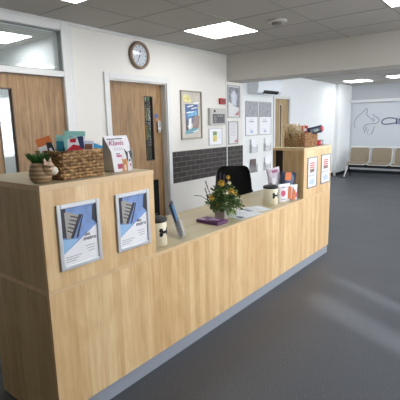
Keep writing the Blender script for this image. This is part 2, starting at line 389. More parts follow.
# tiles, trims, skirtings
struct('trim_4', B().box(3.085, YW-.01, HW-.005, XB1, YW, 1.19), M_brick)
struct('trim_5', B().box(XB0-.035, YW-.014, 0, XB0-.015, YW, ZB), M_white)
struct('trim_6', B().box(D1[1]+.05, YW-.012, ZC-.03, XB0, YW, ZC), M_white)
M_skirt = mat('coved_vinyl', '#1d1e22', .5)
struct('baseboard_recess', B().box(7.8, YR-.012, 0, 10.62, YR, .09).box(10.6, YR-.112, 0, XF, YR-.1, .09), M_skirt)
struct('baseboard_far', B().box(XF-.012, -4, 0, XF, YR-.112, .09), M_skirt)
struct('baseboard_back', B().box(3.1, YW-.012, 0, XB0-.035, YW, .09), M_skirt)
# far wall: ledge and signage panel
struct('trim_7', B().box(XF-.12, -4, 2.07, XF, YR-.1, 2.15), mat('ledge_white', '#dfe2e2', .5))
struct('trim_8', B().box(XF-.03, -4, .76, XF, YR-.16, .80), mat('rail_white', '#e8eaea', .4))

# ------------------------------------------------------------------ wall sign: animal outline and lettering on the far wall
sg = thing('wall_sign', (XF-.02, 1.2, .8), 'large white sign panel on the far wall with dog outline and blue letters', 'sign')
M_sp = mat('sign_panel', '#c9cfd4', .45)
link('sign_board', B().box(XF-.02, -2.2, .80, XF, YR-.16, 2.06), M_sp, sg)
M_nav = mat('navy_print', '#1d2c66', .5); M_grl = mat('slate_line', '#5c6a84', .5)
XS = XF-.024
def line3(pts, rad, mt, nm, par):
    # smooth stroke in the YZ plane from (y,z) points
    P = [Vector((XS, p[0] if p[0] > 1.5 else p[0]+.075, p[1] if p[0] > 1.5 else 1.515+(p[1]-1.52)*.82)) for p in pts]; out = []
    for i in range(len(P)-1):
        p0 = P[max(i-1, 0)]; p1 = P[i]; p2 = P[i+1]; p3 = P[min(i+2, len(P)-1)]
        for k in range(5):
            t = k/5; out.append(.5*((2*p1)+(-p0+p2)*t+(2*p0-5*p1+4*p2-p3)*t*t+(-p0+3*p1-3*p2+p3)*t**3))
    out.append(P[-1])
    return link(nm, B().tube(out, rad, 5), mt, par)
line3([(2.269, 1.334), (2.305, 1.458), (2.243, 1.634), (2.065, 1.794), (1.968, 1.900), (1.941, 1.820), (1.950, 1.723), (1.843, 1.617), (1.737, 1.546)], 0.0065, M_grl, 'outline', sg)
line3([(1.799, 1.732), (1.702, 1.661), (1.595, 1.564), (1.666, 1.467), (1.826, 1.449), (1.950, 1.431), (2.021, 1.352), (2.003, 1.263)], 0.0065, M_nav, 'outline', sg)
line3([(1.773, 1.634), (1.719, 1.564), (1.790, 1.511)], 0.005, M_grl, 'outline', sg)
line3([(1.932, 1.369), (1.959, 1.281), (2.003, 1.192)], 0.006, M_nav, 'outline', sg)
line3([(1.719, 1.387), (1.746, 1.263), (1.808, 1.139)], 0.006, M_nav, 'outline', sg)
line3([(1.879, 1.299), (1.914, 1.192), (1.879, 1.122)], 0.004, M_grl, 'outline', sg)
line3([(1.07, 1.60), (1.2, 1.635), (1.34, 1.62), (1.43, 1.55), (1.44, 1.46), (1.36, 1.42), (1.2, 1.43), (1.07, 1.47)], .013, M_nav, 'letter', sg)
line3([(1.05, 1.61), (1.05, 1.41)], .019, M_nav, 'letter', sg)
line3([(.985, 1.61), (.985, 1.41)], .014, M_nav, 'letter', sg)

# ------------------------------------------------------------------ reception desk
XL = 3.645; XM = 2.897; XN = .737
dk = thing('reception_desk', (XL/2, .3, 0), 'long maple laminate reception desk base with metal kickplate', 'desk')
link('front_panel', B().box(.0, 0, .097, XL, .02, HW-.024), M_front, dk)
link('end_panel', B().box(0, .0205, 0, .02, .6, HW-.024).box(0, .0, 0, .02, .0205, .0965), M_side_shade, dk)
link('end_panel', B().box(XL-.02, .0205, .0, XL, .6, HW-.024), M_side_shade, dk)
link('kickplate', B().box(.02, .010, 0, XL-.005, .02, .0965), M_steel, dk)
for x in (1.2, 2.4): link('support_panel', B().box(x, .0205, 0, x+.02, .55, HW-.024), M_side_shade, dk)
wt = link('worktop', B().box(0, 0, HW-.024, XL, .66, HW), None or M_top, bevel=.0015)
wt.data.materials.append(M_edge)
for p in wt.data.polygons:
    if abs(p.normal.z) < .5: p.material_index = 1
tag(wt, 'long pale worktop running along the reception desk, with a maple edge', 'worktop')

def top_board(par, x0, x1, d):
    o = link('top_board', B().box(x0, -.002, HB-.027, x1, d, HB), M_top, par, bevel=.0015)
    o.data.materials.append(M_edge)
    for p in o.data.polygons:
        if abs(p.normal.z) < .5: p.material_index = 1
hz = HB-.027
nc = thing('raised_desk_cabinet', (XN/2, .3, HW), 'near raised maple cabinet on the desk end, carrying the striped planter', 'cabinet', None)
link('front_panel', B().box(0, 0, HW, XN, .018, hz), M_front, nc)
link('side_panel', B().box(0, .0185, HW, .018, .655, hz), M_side_shade, nc)
link('side_panel', B().box(XN-.018, .0185, HW, XN, .3, hz), M_side_shade, nc)
link('shelf', B().box(.0185, .0185, 1.0, XN-.0185, .3, 1.018), M_side_shade, nc)
top_board(nc, 0, XN+.003, .66)
fc = thing('raised_desk_cabinet', ((XM+XL)/2, .18, HW), 'far raised maple cabinet on the desk end, with an open shaded back', 'cabinet', None)
link('front_panel', B().box(XM, 0, HW, XL, .018, hz), M_front, fc)
link('side_panel', B().box(XM, .0185, HW, XM+.018, .235, hz), M_side_shade, fc)
link('back_post', B().box(XM, .325, HW, XM+.02, .352, hz), M_oak2, fc)
link('side_panel', B().box(XL-.018, .0185, HW, XL, .352, hz), M_side_shade, fc)
link('shade_sheet', B().box(XM+.03, .19, HW, XM+.045, .352, hz), mat('recess_shade', '#1c1410', .7), fc)  # dark sheet painting the shade inside the open recess
link('shelf', B().box(XM+.046, .0185, 1.0, XL-.0185, .35, 1.018), M_side_shade, fc)
top_board(fc, XM-.003, XL+.002, .355)

# ------------------------------------------------------------------ A4 snap frames on the desk front
M_blue = mat('print_sky', '#7f9fd6', .5, noise=.25, nscale=14); M_bld = mat('print_building', '#34323c', .5); M_bld2 = mat('print_stone', '#a7a39c', .5); M_ink = mat('print_ink', '#3a3f58', .5); M_lb = mat('print_light_blue', '#9cc6ea', .5); M_inkg = mat('print_grey', '#a9adb8', .5)
def frame_box(x0, x1, z0, z1, wd, dp, yf, bb):
    bb.box(x0, yf-dp, z0, x0+wd, yf, z1).box(x1-wd, yf-dp, z0, x1, yf, z1).box(x0+wd, yf-dp, z0, x1-wd, yf, z0+wd).box(x0+wd, yf-dp, z1-wd, x1-wd, yf, z1); return bb
def snap(x0, x1, z0, z1, label):
    r = thing('poster_frame', ((x0+x1)/2, 0, z0), label, 'poster frame', 'silver snap frames on the near cabinet')
    link('frame', frame_box(x0, x1, z0, z1, .022, .012, 0, B()), M_alu, r, bevel=.004)
    a, b, c, d = x0+.022, x1-.022, z0+.022, z1-.022; W_, H_ = b-a, d-c; y = -.004
    q = lambda u, v, k=0: (a+u*W_, y-.0004*k, c+v*H_)
    p = B().m(M_paper).box(a, -.004, c, b, 0, d)
    pr = B().m(M_blue).poly([q(0, .2, 1), q(1, .62, 1), q(1, 1, 1), q(0, 1, 1)])
    pr.m(M_lb).poly([q(0, .2, 2), q(.45, .42, 2), q(.0, .47, 2)])
    pr.m(M_bld).poly([q(0, .5, 3), q(.12, .48, 3), q(.14, 1, 3), q(0, 1, 3)])
    pr.m(M_bld2).poly([q(.12, .48, 4), q(.24, .44, 4), q(.56, .82, 4), q(.2, .93, 4), q(.1, .93, 4)])
    for i in range(5): pr.m(M_bld).poly([q(.14+.03*i, .60+.06*i, 5), q(.3+.05*i, .54+.06*i, 5), q(.31+.05*i, .56+.06*i, 5), q(.14+.03*i, .62+.06*i, 5)])
    pr.m(M_bld).poly([q(.22, .47, 6), q(.30, .45, 6), q(.58, .84, 6), q(.5, .86, 6)])
    pr.m(M_bld).poly([q(.38, .44, 6), q(.44, .46, 6), q(.62, .83, 6), q(.6, .85, 6)])
    pr.m(M_bld).poly([q(.86, .72, 3), q(1, .62, 3), q(1, 1, 3), q(.9, .97, 3)])
    for i in range(3): pr.m(M_inkg).poly([q(.06, .13-.04*i, 1), q(.5-.08*i, .13-.04*i, 1), q(.5-.08*i, .142-.04*i, 1), q(.06, .142-.04*i, 1)])
    for i in range(3): pr.m(M_inkg).poly([q(.62+.04*i, .25-.05*i, 1), q(.9, .25-.05*i, 1), q(.9, .262-.05*i, 1), q(.62+.04*i, .262-.05*i, 1)])
    s1 = link('poster', p, None, r)
    link('print', pr, None, s1)
    text('lettering', 'the', .026, M_ink, (a+.62*W_, y-.001, c+.44*H_), RY, s1)
    text('lettering', 'metro', .031, M_ink, (a+.58*W_, y-.001, c+.36*H_), RY, s1, sx=1.0)
    return r
snap(.0715, .323, .85, 1.18, 'silver framed blue sky poster nearest the desk corner')
snap(.432, .686, .85, 1.179, 'silver framed blue sky poster beside the near bone-logo canister')
M_red = mat('print_salmon', '#c76a5c', .5); M_tan = mat('print_tan', '#8c6b63', .5); M_pbl = mat('print_pale_blue', '#b7c6de', .5)
def notice(x0, x1, z0, z1, label):
    r = thing('notice_frame', ((x0+x1)/2, 0, z0), label, 'poster frame', 'notices on the far cabinet')
    link('frame', frame_box(x0, x1, z0, z1, .012, .008, 0, B()), mat('notice_edge', '#8a8f98', .4, .5), r)
    a, b, c, d = x0+.012, x1-.012, z0+.012, z1-.012; W_, H_ = b-a, d-c; y = -.004
    q = lambda u, v, k=0: (a+u*W_, y-.0004*k, c+v*H_)
    s1 = link('notice_sheet', B().box(a, y, c, b, 0, d), M_paper, r)
    pr = B()
    for i in range(4): pr.m(M_red if i < 3 else M_tan).poly([q(.2, .80-.075*i, 1), q(.78, .80-.075*i, 1), q(.78, .855-.075*i, 1), q(.2, .855-.075*i, 1)])
    pr.m(M_tan).poly([q(.22, .5, 1), q(.75, .5, 1), q(.75, .58, 1), q(.22, .58, 1)])
    for i in range(6): pr.m(M_inkg).poly([q(.1+.13*i, .36+.01*(i % 2), 1), q(.19+.13*i, .36, 1), q(.19+.13*i, .44, 1), q(.1+.13*i, .43, 1)])
    pr.m(M_pbl).poly([q(.15, .1, 1), q(.8, .06, 1), q(.85, .2, 1), q(.5, .3, 1), q(.2, .24, 1)])
    link('print', pr, None, s1)
notice(2.982, 3.225, .858, 1.183, 'white notice with salmon print, nearer the bagged treats')
notice(3.343, 3.612, .862, 1.188, 'white notice with salmon print, at the far end of the desk')

# ------------------------------------------------------------------ ceiling lights
def ceil_light(x0, y0, label, grp):
    r = thing('ceiling_light', (x0+.3, y0+.3, ZC), label, 'ceiling light', grp)
    f = B().box(x0, y0, ZC-.006, x0+.6, y0+.005, ZC).box(x0, y0+.595, ZC-.006, x0+.6, y0+.6, ZC).box(x0, y0+.005, ZC-.006, x0+.005, y0+.595, ZC).box(x0+.595, y0+.005, ZC-.006, x0+.6, y0+.595, ZC)
    link('frame', f, M_white, r)
    link('diffuser', B().box(x0+.005, y0+.005, ZC-.005, x0+.595, y0+.595, ZC), M_lamp, r)
    return r
GA = 'square panel lights in the front ceiling'; GB = 'square panel lights in the waiting area ceiling'
LA = ceil_light(2.67, .75, 'lit square ceiling panel above the desk, the whole square in view', GA)
def cl_(x, y, lab, grp):
    o = dup(LA, (x+.3, y+.3, ZC), lab); o['group'] = grp
cl_(.67, .75, 'lit ceiling panel cut by the top edge, above the wall clock side', GA)
cl_(2.67, -1.25, 'lit ceiling panel cut off at the top right corner', GA)
cl_(.67, -1.25, 'lit ceiling panel above the visitor side, out of the picture', GA)
cl_(.67, -3.05, 'lit ceiling panel near the entrance, out of the picture', GA)
cl_(2.67, -3.05, 'lit ceiling panel near the window wall, out of the picture', GA)
cl_(3.3, 2.45, 'added ceiling panel lighting the store room behind the second door', 'added store ceiling panels')  # lamp added so the cartons behind the glass show
cl_(7.6, 3.0, 'added unseen ceiling panel lighting the corridor behind the far door', 'added corridor ceiling panels')  # lamp added to lighten the view through the far door glass
cl_(-.9, 2.9, 'added office ceiling panel hidden left of the transom view', 'office ceiling panels')  # second office lamp, added out of view to brighten the room
cl_(9.95, 1.5, 'lit ceiling panel of the waiting area nearer the corner pillar', GB)
cl_(9.6, .37, 'lit ceiling panel of the waiting area cut by the right edge', GB)
cl_(7.2, -1.43, 'added waiting area ceiling panel out of the picture to the right', GB)  # added with the next two, unseen, to light the waiting area
cl_(9.6, -1.43, 'added ceiling panel over the unseen end of the waiting seats', GB)
cl_(6.6, .37, 'added waiting area ceiling panel hidden behind the beam', GB)
cl_(1.1, 2.77, 'lit office ceiling panel seen through the wired transom glass', 'office ceiling panels')

sd = thing('ceiling_detector', (3.0, .375, ZC), 'round white detector on the ceiling between the panel light and beam', 'detector')
link('base', B().lathe([(.1, 0), (.1, -.012), (.085, -.02)], (3.0, .375, ZC), 28), M_beam, sd)
link('sensor', B().lathe([(.055, -.02), (.055, -.038), (.04, -.045)], (3.0, .375, ZC), 24), mat('sensor_grey', '#85827c', .5), sd)

# ------------------------------------------------------------------ wall clock
ck = thing('wall_clock', (2.543, YW, 2.2), 'round bronze rimmed clock on the wall above the second door', 'clock')
def facing(c): return Matrix.Translation(c) @ Matrix.Rotation(PI/2, 4, 'X')
cc = (2.543, YW, 2.359)
bb = B(); bb.T = facing(cc); bb.lathe([(.155, 0), (.158, .02), (.15, .042), (.135, .046), (.122, .034), (.120, .02)], n=48, capt=False, capb=True)
link('rim', bb, mat('bronze', '#8f7b6b', .35, .5), ck, smooth=True)
bb = B(); bb.T = facing(cc); bb.lathe([(.124, .010), (.124, .02)], n=48); link('dial', bb, mat('dial', '#c9cdd2', .4), ck)
for h in range(12):
    a = h*PI/6; L0 = .092; w_ = .006 if h % 3 else .010; nb = B()
    nb.T = facing(cc) @ Matrix.Rotation(-a, 4, 'Z'); nb.box(-w_/2, L0, .0203, w_/2, L0+.02, .0215); link('hour_mark', nb, M_dark, ck)
for ang, ln, wd in ((math.radians(15), .062, .009), (math.radians(205), .09, .006)):
    hb = B(); hb.T = facing(cc) @ Matrix.Rotation(-ang, 4, 'Z'); hb.box(-wd/2, -.015, .022, wd/2, ln, .024); link('hand', hb, mat('navy_hand', '#26324f', .4), ck)
bb = B(); bb.T = facing(cc); bb.lathe([(.121, .034), (.06, .040), (.001, .042)], n=48, capb=False); link('glass', bb, M_glass, ck)

# ------------------------------------------------------------------ framed picture
pf = thing('framed_picture', (3.5, YW, 1.345), 'tall framed colourful picture with blue centre above the grey tiles', 'picture')
px0, px1, pz0, pz1 = 3.268, 3.728, 1.345, 2.0
link('frame', frame_box(px0, px1, pz0, pz1, .018, .02, YW, B()), mat('frame_taupe', '#8f8577', .4), pf)
q = lambda u, v, k=0: (px0+.018+u*.424, YW-.006-.0004*k, pz0+.018+v*.619)
s1 = link('picture_sheet', B().box(px0+.018, YW-.006, pz0+.018, px1-.018, YW, pz1-.018), mat('pic_beige', '#bdb6a8', .3, noise=.25, nscale=10), pf)
pr = B()  # flat patches painting the picture together with reflections on its glass
pr.m(mat('pic_blue', '#1d4a86', .3, noise=.6, nscale=22)).poly([q(.2, .3, 1), q(.86, .34, 1), q(.84, .74, 1), q(.18, .74, 1)])
pr.m(mat('pic_sky', '#4f9cc4', .3, noise=.5, nscale=25)).poly([q(.3, .46, 2), q(.8, .5, 2), q(.78, .62, 2), q(.55, .58, 2), q(.34, .6, 2)])
pr.m(mat('pic_yellow', '#d9cf83', .3, noise=.3, nscale=30)).poly([q(.1, .8, 2), q(.3, .77, 2), q(.5, .8, 2), q(.45, .9, 2), q(.25, .96, 2), q(.1, .9, 2)])
pr.m(mat('pic_white', '#dfe3e0', .3)).poly([q(.36, .2, 3), q(.48, .2, 3), q(.5, .44, 3), q(.36, .42, 3)])
pr.m(mat('pic_navy', '#1c2130', .3, noise=.4, nscale=30)).poly([q(.2, .16, 2), q(.34, .16, 2), q(.32, .42, 2), q(.2, .42, 2)])
pr.m(mat('pic_teal', '#4f93a0', .3, noise=.5, nscale=30)).poly([q(.16, .08, 2), q(.6, .1, 2), q(.86, .2, 2), q(.5, .22, 2), q(.2, .16, 2)])
pr.m(mat('pic_brown', '#7f665a', .3, noise=.5, nscale=30)).poly([q(.56, .2, 2), q(.9, .22, 2), q(.94, .48, 2), q(.7, .5, 2), q(.54, .4, 2)])
for (u, v, w_, h_) in ((.3, .67, .3, .025), (.5, .63, .3, .02), (.25, .54, .4, .02), (.62, .74, .3, .03), (.3, .24, .2, .02), (.56, .12, .3, .02)):
    pr.m(mat('pic_white', '', .3)).poly([q(u, v, 4), q(u+w_, v+.03, 4), q(u+w_, v+h_+.03, 4), q(u, v+h_, 4)])
link('print', pr, None, s1)

ap = thing('alarm_panel', (4.08, YW, 1.53), 'grey wall control panel with dark display, right of the framed picture', 'control panel')
link('housing', B().box(3.882, YW-.05, 1.53, 4.285, YW, 1.775), mat('housing_grey', '#bdbab4', .5), ap, bevel=.006)
link('display', B().box(3.94, YW-.054, 1.555, 4.245, YW-.05, 1.69), mat('display_dark', '#3b3a39', .3), ap)
kb = B()
for i in range(3):
    kb.box(3.965, YW-.056, 1.575+.035*i, 4.03, YW-.054, 1.592+.035*i).box(4.06+.05*i, YW-.056, 1.65, 4.09+.05*i, YW-.054, 1.675)
link('button', kb, mat('btn', '#8b8a88', .5), ap)
link('key_switch', B().box(3.97, YW-.054, 1.715, 4.01, YW-.05, 1.75), M_black, ap)
ct = thing('certificate', (4.07, YW, 1.232), 'white certificate with green and yellow blocks below the control panel', 'certificate')
link('frame', frame_box(3.897, 4.238, 1.232, 1.48, .01, .012, YW, B()), mat('cert_frame', '#bfc0c8', .4, .3), ct)
s1 = link('sheet', B().box(3.907, YW-.005, 1.242, 4.228, YW, 1.47), M_paper, ct)
pr = B().m(mat('pr_green', '#6f8c56', .5)).box(4.0, YW-.0056, 1.375, 4.1, YW-.005, 1.435).m(mat('pr_yellow', '#cfc268', .5)).box(4.0, YW-.0056, 1.285, 4.1, YW-.005, 1.37)
for i in range(4): pr.m(M_inkg).box(4.12, YW-.0056, 1.42-.03*i, 4.2, YW-.005, 1.426-.03*i)
link('print', pr, None, s1)
cp = thing('fire_call_point', (4.235, YW, 1.84), 'small red fire alarm call point above the control panel', 'alarm')
link('housing', B().box(4.165, YW-.04, 1.838, 4.305, YW, 1.925), mat('alarm_red', '#a5201f', .4), cp, bevel=.004)
link('break_glass', B().box(4.2, YW-.042, 1.862, 4.27, YW-.04, 1.902), mat('alarm_dark', '#5a1616', .3), cp)
def wposter(x0, x1, z0, z1, label, kind):
    r = thing('framed_poster', ((x0+x1)/2, YW, z0), label, 'framed poster')
    link('frame', frame_box(x0, x1, z0, z1, .022, .014, YW, B()), mat('thin_frame', '#a9a9a6', .4, .4), r)
    a, b, c, d = x0+.022, x1-.022, z0+.022, z1-.022
    q = lambda u, v, k=0: (a+u*(b-a), YW-.006-.0004*k, c+v*(d-c))
    s1 = link('poster_sheet', B().box(a, YW-.006, c, b, YW, d), mat('sheet_grey', '#dad8d8', .4), r)
    pr = B()
    if kind:
        pr.m(mat('ph_grey', '#85868e', .4, noise=.5, nscale=18)).poly([q(.02, .5, 1), q(.5, .36, 1), q(.98, .3, 1), q(.98, .98, 1), q(.02, .98, 1)])
        pr.m(mat('ph_pale', '#c9cdd6', .4, noise=.2, nscale=14)).poly([q(.3, .4, 2), q(.7, .36, 2), q(.8, .7, 2), q(.55, .9, 2), q(.25, .75, 2)])
    else:
        for i in range(8): pr.m(M_inkg).poly([q(.15, .85-.07*i, 1), q(.8, .85-.07*i, 1), q(.8, .865-.07*i, 1), q(.15, .865-.07*i, 1)])
        pr.m(mat('ph_mid', '#cfcfd2', .4)).poly([q(.05, .88, 1), q(.95, .88, 1), q(.95, .97, 1), q(.05, .97, 1)])
    pr.m(mat('ph_red', '#b5686c', .4)).poly([q(.55, .04, 3), q(.95, .04, 3), q(.95, .2, 3)])
    link('print', pr, None, s1)
wposter(4.393, 4.748, 1.633, 2.138, 'grey framed animal poster with red corner, at the wall end', True)
wposter(4.408, 4.69, 1.215, 1.585, 'small framed text notice below the grey animal poster', False)
sw = thing('light_switch', (1.83, YW, 1.31), 'white switch plate on the wall just right of the near basket', 'switch')
link('plate', B().box(1.76, YW-.012, 1.31, 1.90, YW, 1.39), M_white, sw, bevel=.002)
for i in range(2): link('rocker', B().box(1.78+.055*i, YW-.016, 1.33, 1.82+.055*i, YW-.012, 1.37), M_beam, sw)

# ------------------------------------------------------------------ display board with posters and leaflet holders
db = tag(link('display_board', B().box(5.45, YR-.03, .12, 6.86, YR, 2.05), mat('board_white', '#eceeec', .4)), 'tall white display board on the recessed wall, left of far door', 'board')
def bposter(x0, x1, label):
    z0, z1 = 1.305, 1.965; yb = YR-.03
    r = thing('board_poster', ((x0+x1)/2, yb, z0), label, 'poster', 'pair of posters on the display board')
    link('frame', frame_box(x0, x1, z0, z1, .012, .008, yb, B()), mat('thin_frame', '', .4), r)
    s1 = link('poster_sheet', B().box(x0+.012, yb-.004, z0+.012, x1-.012, yb, z1-.012), M_paper, r)
    zm = z0+.36; mx = (x0+x1)/2
    pr = B().m(mat('bp_photo', '#a9aaae', .5, noise=.3, nscale=16)).box(x0+.012, yb-.0046, zm, x1-.012, yb-.004, z1-.014)
    pr.m(M_inkg).box(mx-.1, yb-.0046, zm-.06, mx+.06, yb-.004, zm-.052).box(mx-.08, yb-.0046, z0+.12, mx+.02, yb-.004, z0+.126)
    pr.m(M_pbl).box(mx-.05, yb-.0046, z0+.05, mx+.05, yb-.004, z0+.1)
    link('print', pr, None, s1)
    link('print', B().box(mx-.1, yb-.0046, zm-.1, mx+.08, yb-.004, zm-.08), M_inkg, s1)
bposter(5.80, 6.27, 'grey photo poster on the display board, nearer the tiled wall')
bposter(6.31, 6.82, 'grey photo poster on the display board, nearer the far door')
M_lf = mat('leaflet_pale', '#eef0f2', .5)
def holder(x, z, label, lm, full=True):
    yb = YR-.03
    r = thing('leaflet_holder', (x, yb, z), label, 'leaflet holder', 'clear leaflet holders on the display board')
    hb = B(); hb.box(x-.11, yb-.06, z, x+.11, yb, z+.003).box(x-.11, yb-.062, z, x+.11, yb-.06, z+.12).box(x-.112, yb-.062, z, x-.11, yb, z+.16).box(x+.11, yb-.062, z, x+.112, yb, z+.16)
    link('holder', hb, M_acryl, r)
    bb = B(); bb.T = Matrix.Translation((x, yb-.05, z+.004)) @ Matrix.Rotation(-.09, 4, 'X'); bb.box(-.095, 0, 0, .095, .012, .26)
    link('leaflets', bb, lm, r)
holder(6.06, .97, 'clear holder of pale leaflets, upper left of the display board', M_lf)
holder(6.62, .97, 'clear holder of pale leaflets, upper right of the display board', M_lf)
holder(6.06, .58, 'clear holder with a dark brown leaflet, by the office chair', mat('leaflet_dark', '#6b5a58', .5, noise=.5, nscale=14))
holder(6.62, .58, 'clear holder of pale leaflets, lower right of the display board', M_lf)

# ------------------------------------------------------------------ air conditioner
ac = thing('air_conditioner', (6.4, YR, 2.12), 'white wall mounted air conditioner with open flap above the display board', 'air conditioner')
x0, x1 = 5.93, 6.9
pf_ = [(YR, 2.105), (YR-.19, 2.105), (YR-.23, 2.135), (YR-.245, 2.2), (YR-.245, 2.37), (YR-.2, 2.4), (YR, 2.4)]
link('body', B().prism([(x0, y, z) for y, z in pf_], (x1-x0, 0, 0)), mat('ac_white', '#e6eaee', .35), ac, bevel=.008)
link('vent', B().prism([(x0+.22, YR-.19, 2.102), (x0+.22, YR-.233, 2.134), (x0+.22, YR-.241, 2.165), (x0+.22, YR-.19, 2.12)], (x1-x0-.36, 0, 0)), M_dark, ac)
bb = B(); bb.T = Matrix.Translation((x0+.12, YR-.17, 2.085)) @ Matrix.Rotation(.05, 4, 'X'); bb.box(0, -.13, 0, x1-x0-.26, 0, .014)
link('flap', bb, mat('ac_flap', '#dfe6ec', .3), ac)

# ------------------------------------------------------------------ beam seating
bs = thing('beam_seating', (10.65, .6, 0), 'row of joined taupe waiting seats on white legs by the far wall', 'waiting seats')
link('beam', B().box(10.61, -.75, .27, 10.69, 2.13, .35), M_black, bs)
M_tau = mat('taupe_vinyl', '#8a7d6a', .45, noise=.06, nscale=10); M_shell = mat('seat_shell', '#dcdcda', .4)
def rr(w_, h_, r_, n=5):
    pts = []
    for cx_, cy_, a0 in ((w_/2-r_, h_-r_, 0), (-w_/2+r_, h_-r_, PI/2), (-w_/2+r_, r_, PI), (w_/2-r_, r_, 1.5*PI)):
        for k in range(n+1): a = a0+PI/2*k/n; pts.append((cx_+r_*math.cos(a), cy_+r_*math.sin(a)))
    return pts
for i in range(5):
    yc = 1.845-.588*i
    bb = B(); bb.T = Matrix.Translation((10.80, yc, .385)) @ Matrix.Rotation(.2, 4, 'Y')
    bb.prism([(0, p[0], p[1]) for p in rr(.54, .425, .07)], (.02, 0, 0))
    bb.T = Matrix.Identity(4)
    bb.prism([(10.37+p[1], yc+p[0], .365) for p in rr(.52, .46, .06)], (0, 0, .02))
    sh = link('seat_shell', bb, M_shell, bs)
    bb = B(); bb.T = Matrix.Translation((10.775, yc, .415)) @ Matrix.Rotation(.2, 4, 'Y')
    bb.prism([(0, p[0], p[1]) for p in rr(.51, .40, .06)], (.025, 0, 0)); link('back_pad', bb, M_tau, bs, bevel=.012)
    link('seat_pad', B().prism([(10.385+p[1], yc+p[0], .386) for p in rr(.48, .4, .05)], (0, 0, .035)), M_tau, bs, bevel=.012)
    link('bracket', B().box(10.5, yc-.03, .35, 10.78, yc+.03, .366), M_black, bs)
for y in (2.1, -.6):
    link('leg', B().tube([(10.62, y, .30), (10.5, y, .16), (10.36, y, .018)], [.028, .024, .016], 8), M_shell, bs)
    link('leg', B().tube([(10.68, y, .30), (10.78, y, .16), (10.9, y, .018)], [.028, .024, .016], 8), M_black, bs)
    link('foot', B().box(10.34, y-.02, 0, 10.38, y+.02, .02).box(10.88, y-.02, 0, 10.92, y+.02, .02), M_black, bs)

# ------------------------------------------------------------------ office chair
oc = thing('office_chair', (3.06, 1.1, 0), 'black fabric office chair behind the reception desk', 'chair')
bb = B(); bb.T = Matrix.Translation((3.07, .96, .56)) @ Matrix.Rotation(-.8, 4, 'Z') @ Matrix.Rotation(-.1, 4, 'X')
nseg = 12; rings = []
prof = [(.17, 0), (.205, .06), (.222, .18), (.212, .32), (.195, .42), (.172, .468), (.13, .488)]
fr_, bk = [], []
for w_, z_ in prof:
    fr_.append([bb.P((w_*math.sin(PI/2*(k/nseg*2-1)), .0+.06*(1-abs(k/nseg*2-1)**2)-.02, z_)) for k in range(nseg+1)])
    bk.append([bb.P((w_*math.sin(PI/2*(k/nseg*2-1)), .055+.06*(1-abs(k/nseg*2-1)**2)-.02, z_)) for k in range(nseg+1)])
for S in (fr_, bk):
    for a, b in zip(S, S[1:]):
        for k in range(nseg): bb.F((a[k], a[k+1], b[k+1], b[k]), True)
for a, b, c, d in zip(fr_, fr_[1:], bk, bk[1:]):
    bb.F((a[0], b[0], d[0], c[0])); bb.F((a[-1], b[-1], d[-1], c[-1]))
for k in range(nseg): bb.F((fr_[-1][k], fr_[-1][k+1], bk[-1][k+1], bk[-1][k])); bb.F((fr_[0][k], fr_[0][k+1], bk[0][k+1], bk[0][k]))
link('backrest', bb, M_fab, oc)
bb = B(); bb.T = Matrix.Translation((3.12, .86+.3, .46)) @ Matrix.Rotation(.35, 4, 'Z'); bb.prism([(p[0], p[1]-.45, 0) for p in rr(.48, .46, .09)], (0, 0, .07)); link('seat', bb, M_fab, oc, bevel=.02)
link('back_stem', B().tube([(3.06, 1.04, .66), (3.08, 1.1, .52), (3.1, 1.02, .45)], .02), M_black, oc)
link('column', B().tube([(3.1, 1.0, .08), (3.1, 1.0, .46)], .025), M_chrome, oc)
st = B()
for k in range(5):
    a = k*2*PI/5; st.tube([(3.1, 1.0, .1), (3.1+.28*math.cos(a), 1.0+.28*math.sin(a), .07)], [.025, .015])
link('star_base', st, M_black, oc)
for k in range(5):
    a = k*2*PI/5; bb = B(); bb.ball((3.1+.28*math.cos(a), 1.0+.28*math.sin(a), .028), .028); link('castor', bb, M_black, oc)
ca, sa = math.cos(.35), math.sin(.35)
for s in (-1, 1):
    bx, by = 3.1+s*.27*ca, 1.0+s*.27*sa
    link('armrest', B().tube([(bx-.06*s*ca, by, .48), (bx, by, .6), (bx, by, .68), (bx+.1*sa, by-.1*ca, .70), (bx+.2*sa, by-.2*ca, .70)], .018), mat('arm_grey', '#4a4a4c', .4), oc)

mo = thing('monitor', (1.12, .55, HW), 'black computer monitor behind the near raised cabinet, only its edge visible', 'monitor')
link('screen', B().box(.87, .56, .81, 1.365, .59, 1.115), mat('matt_black', '#070707', .85, spec=.15), mo, bevel=.004)
link('stand', B().box(1.08, .575, HW+.008, 1.16, .59, .9), M_black, mo)
link('base', B().box(1.0, .5, HW, 1.24, .65, HW+.009), M_black, mo, bevel=.003)

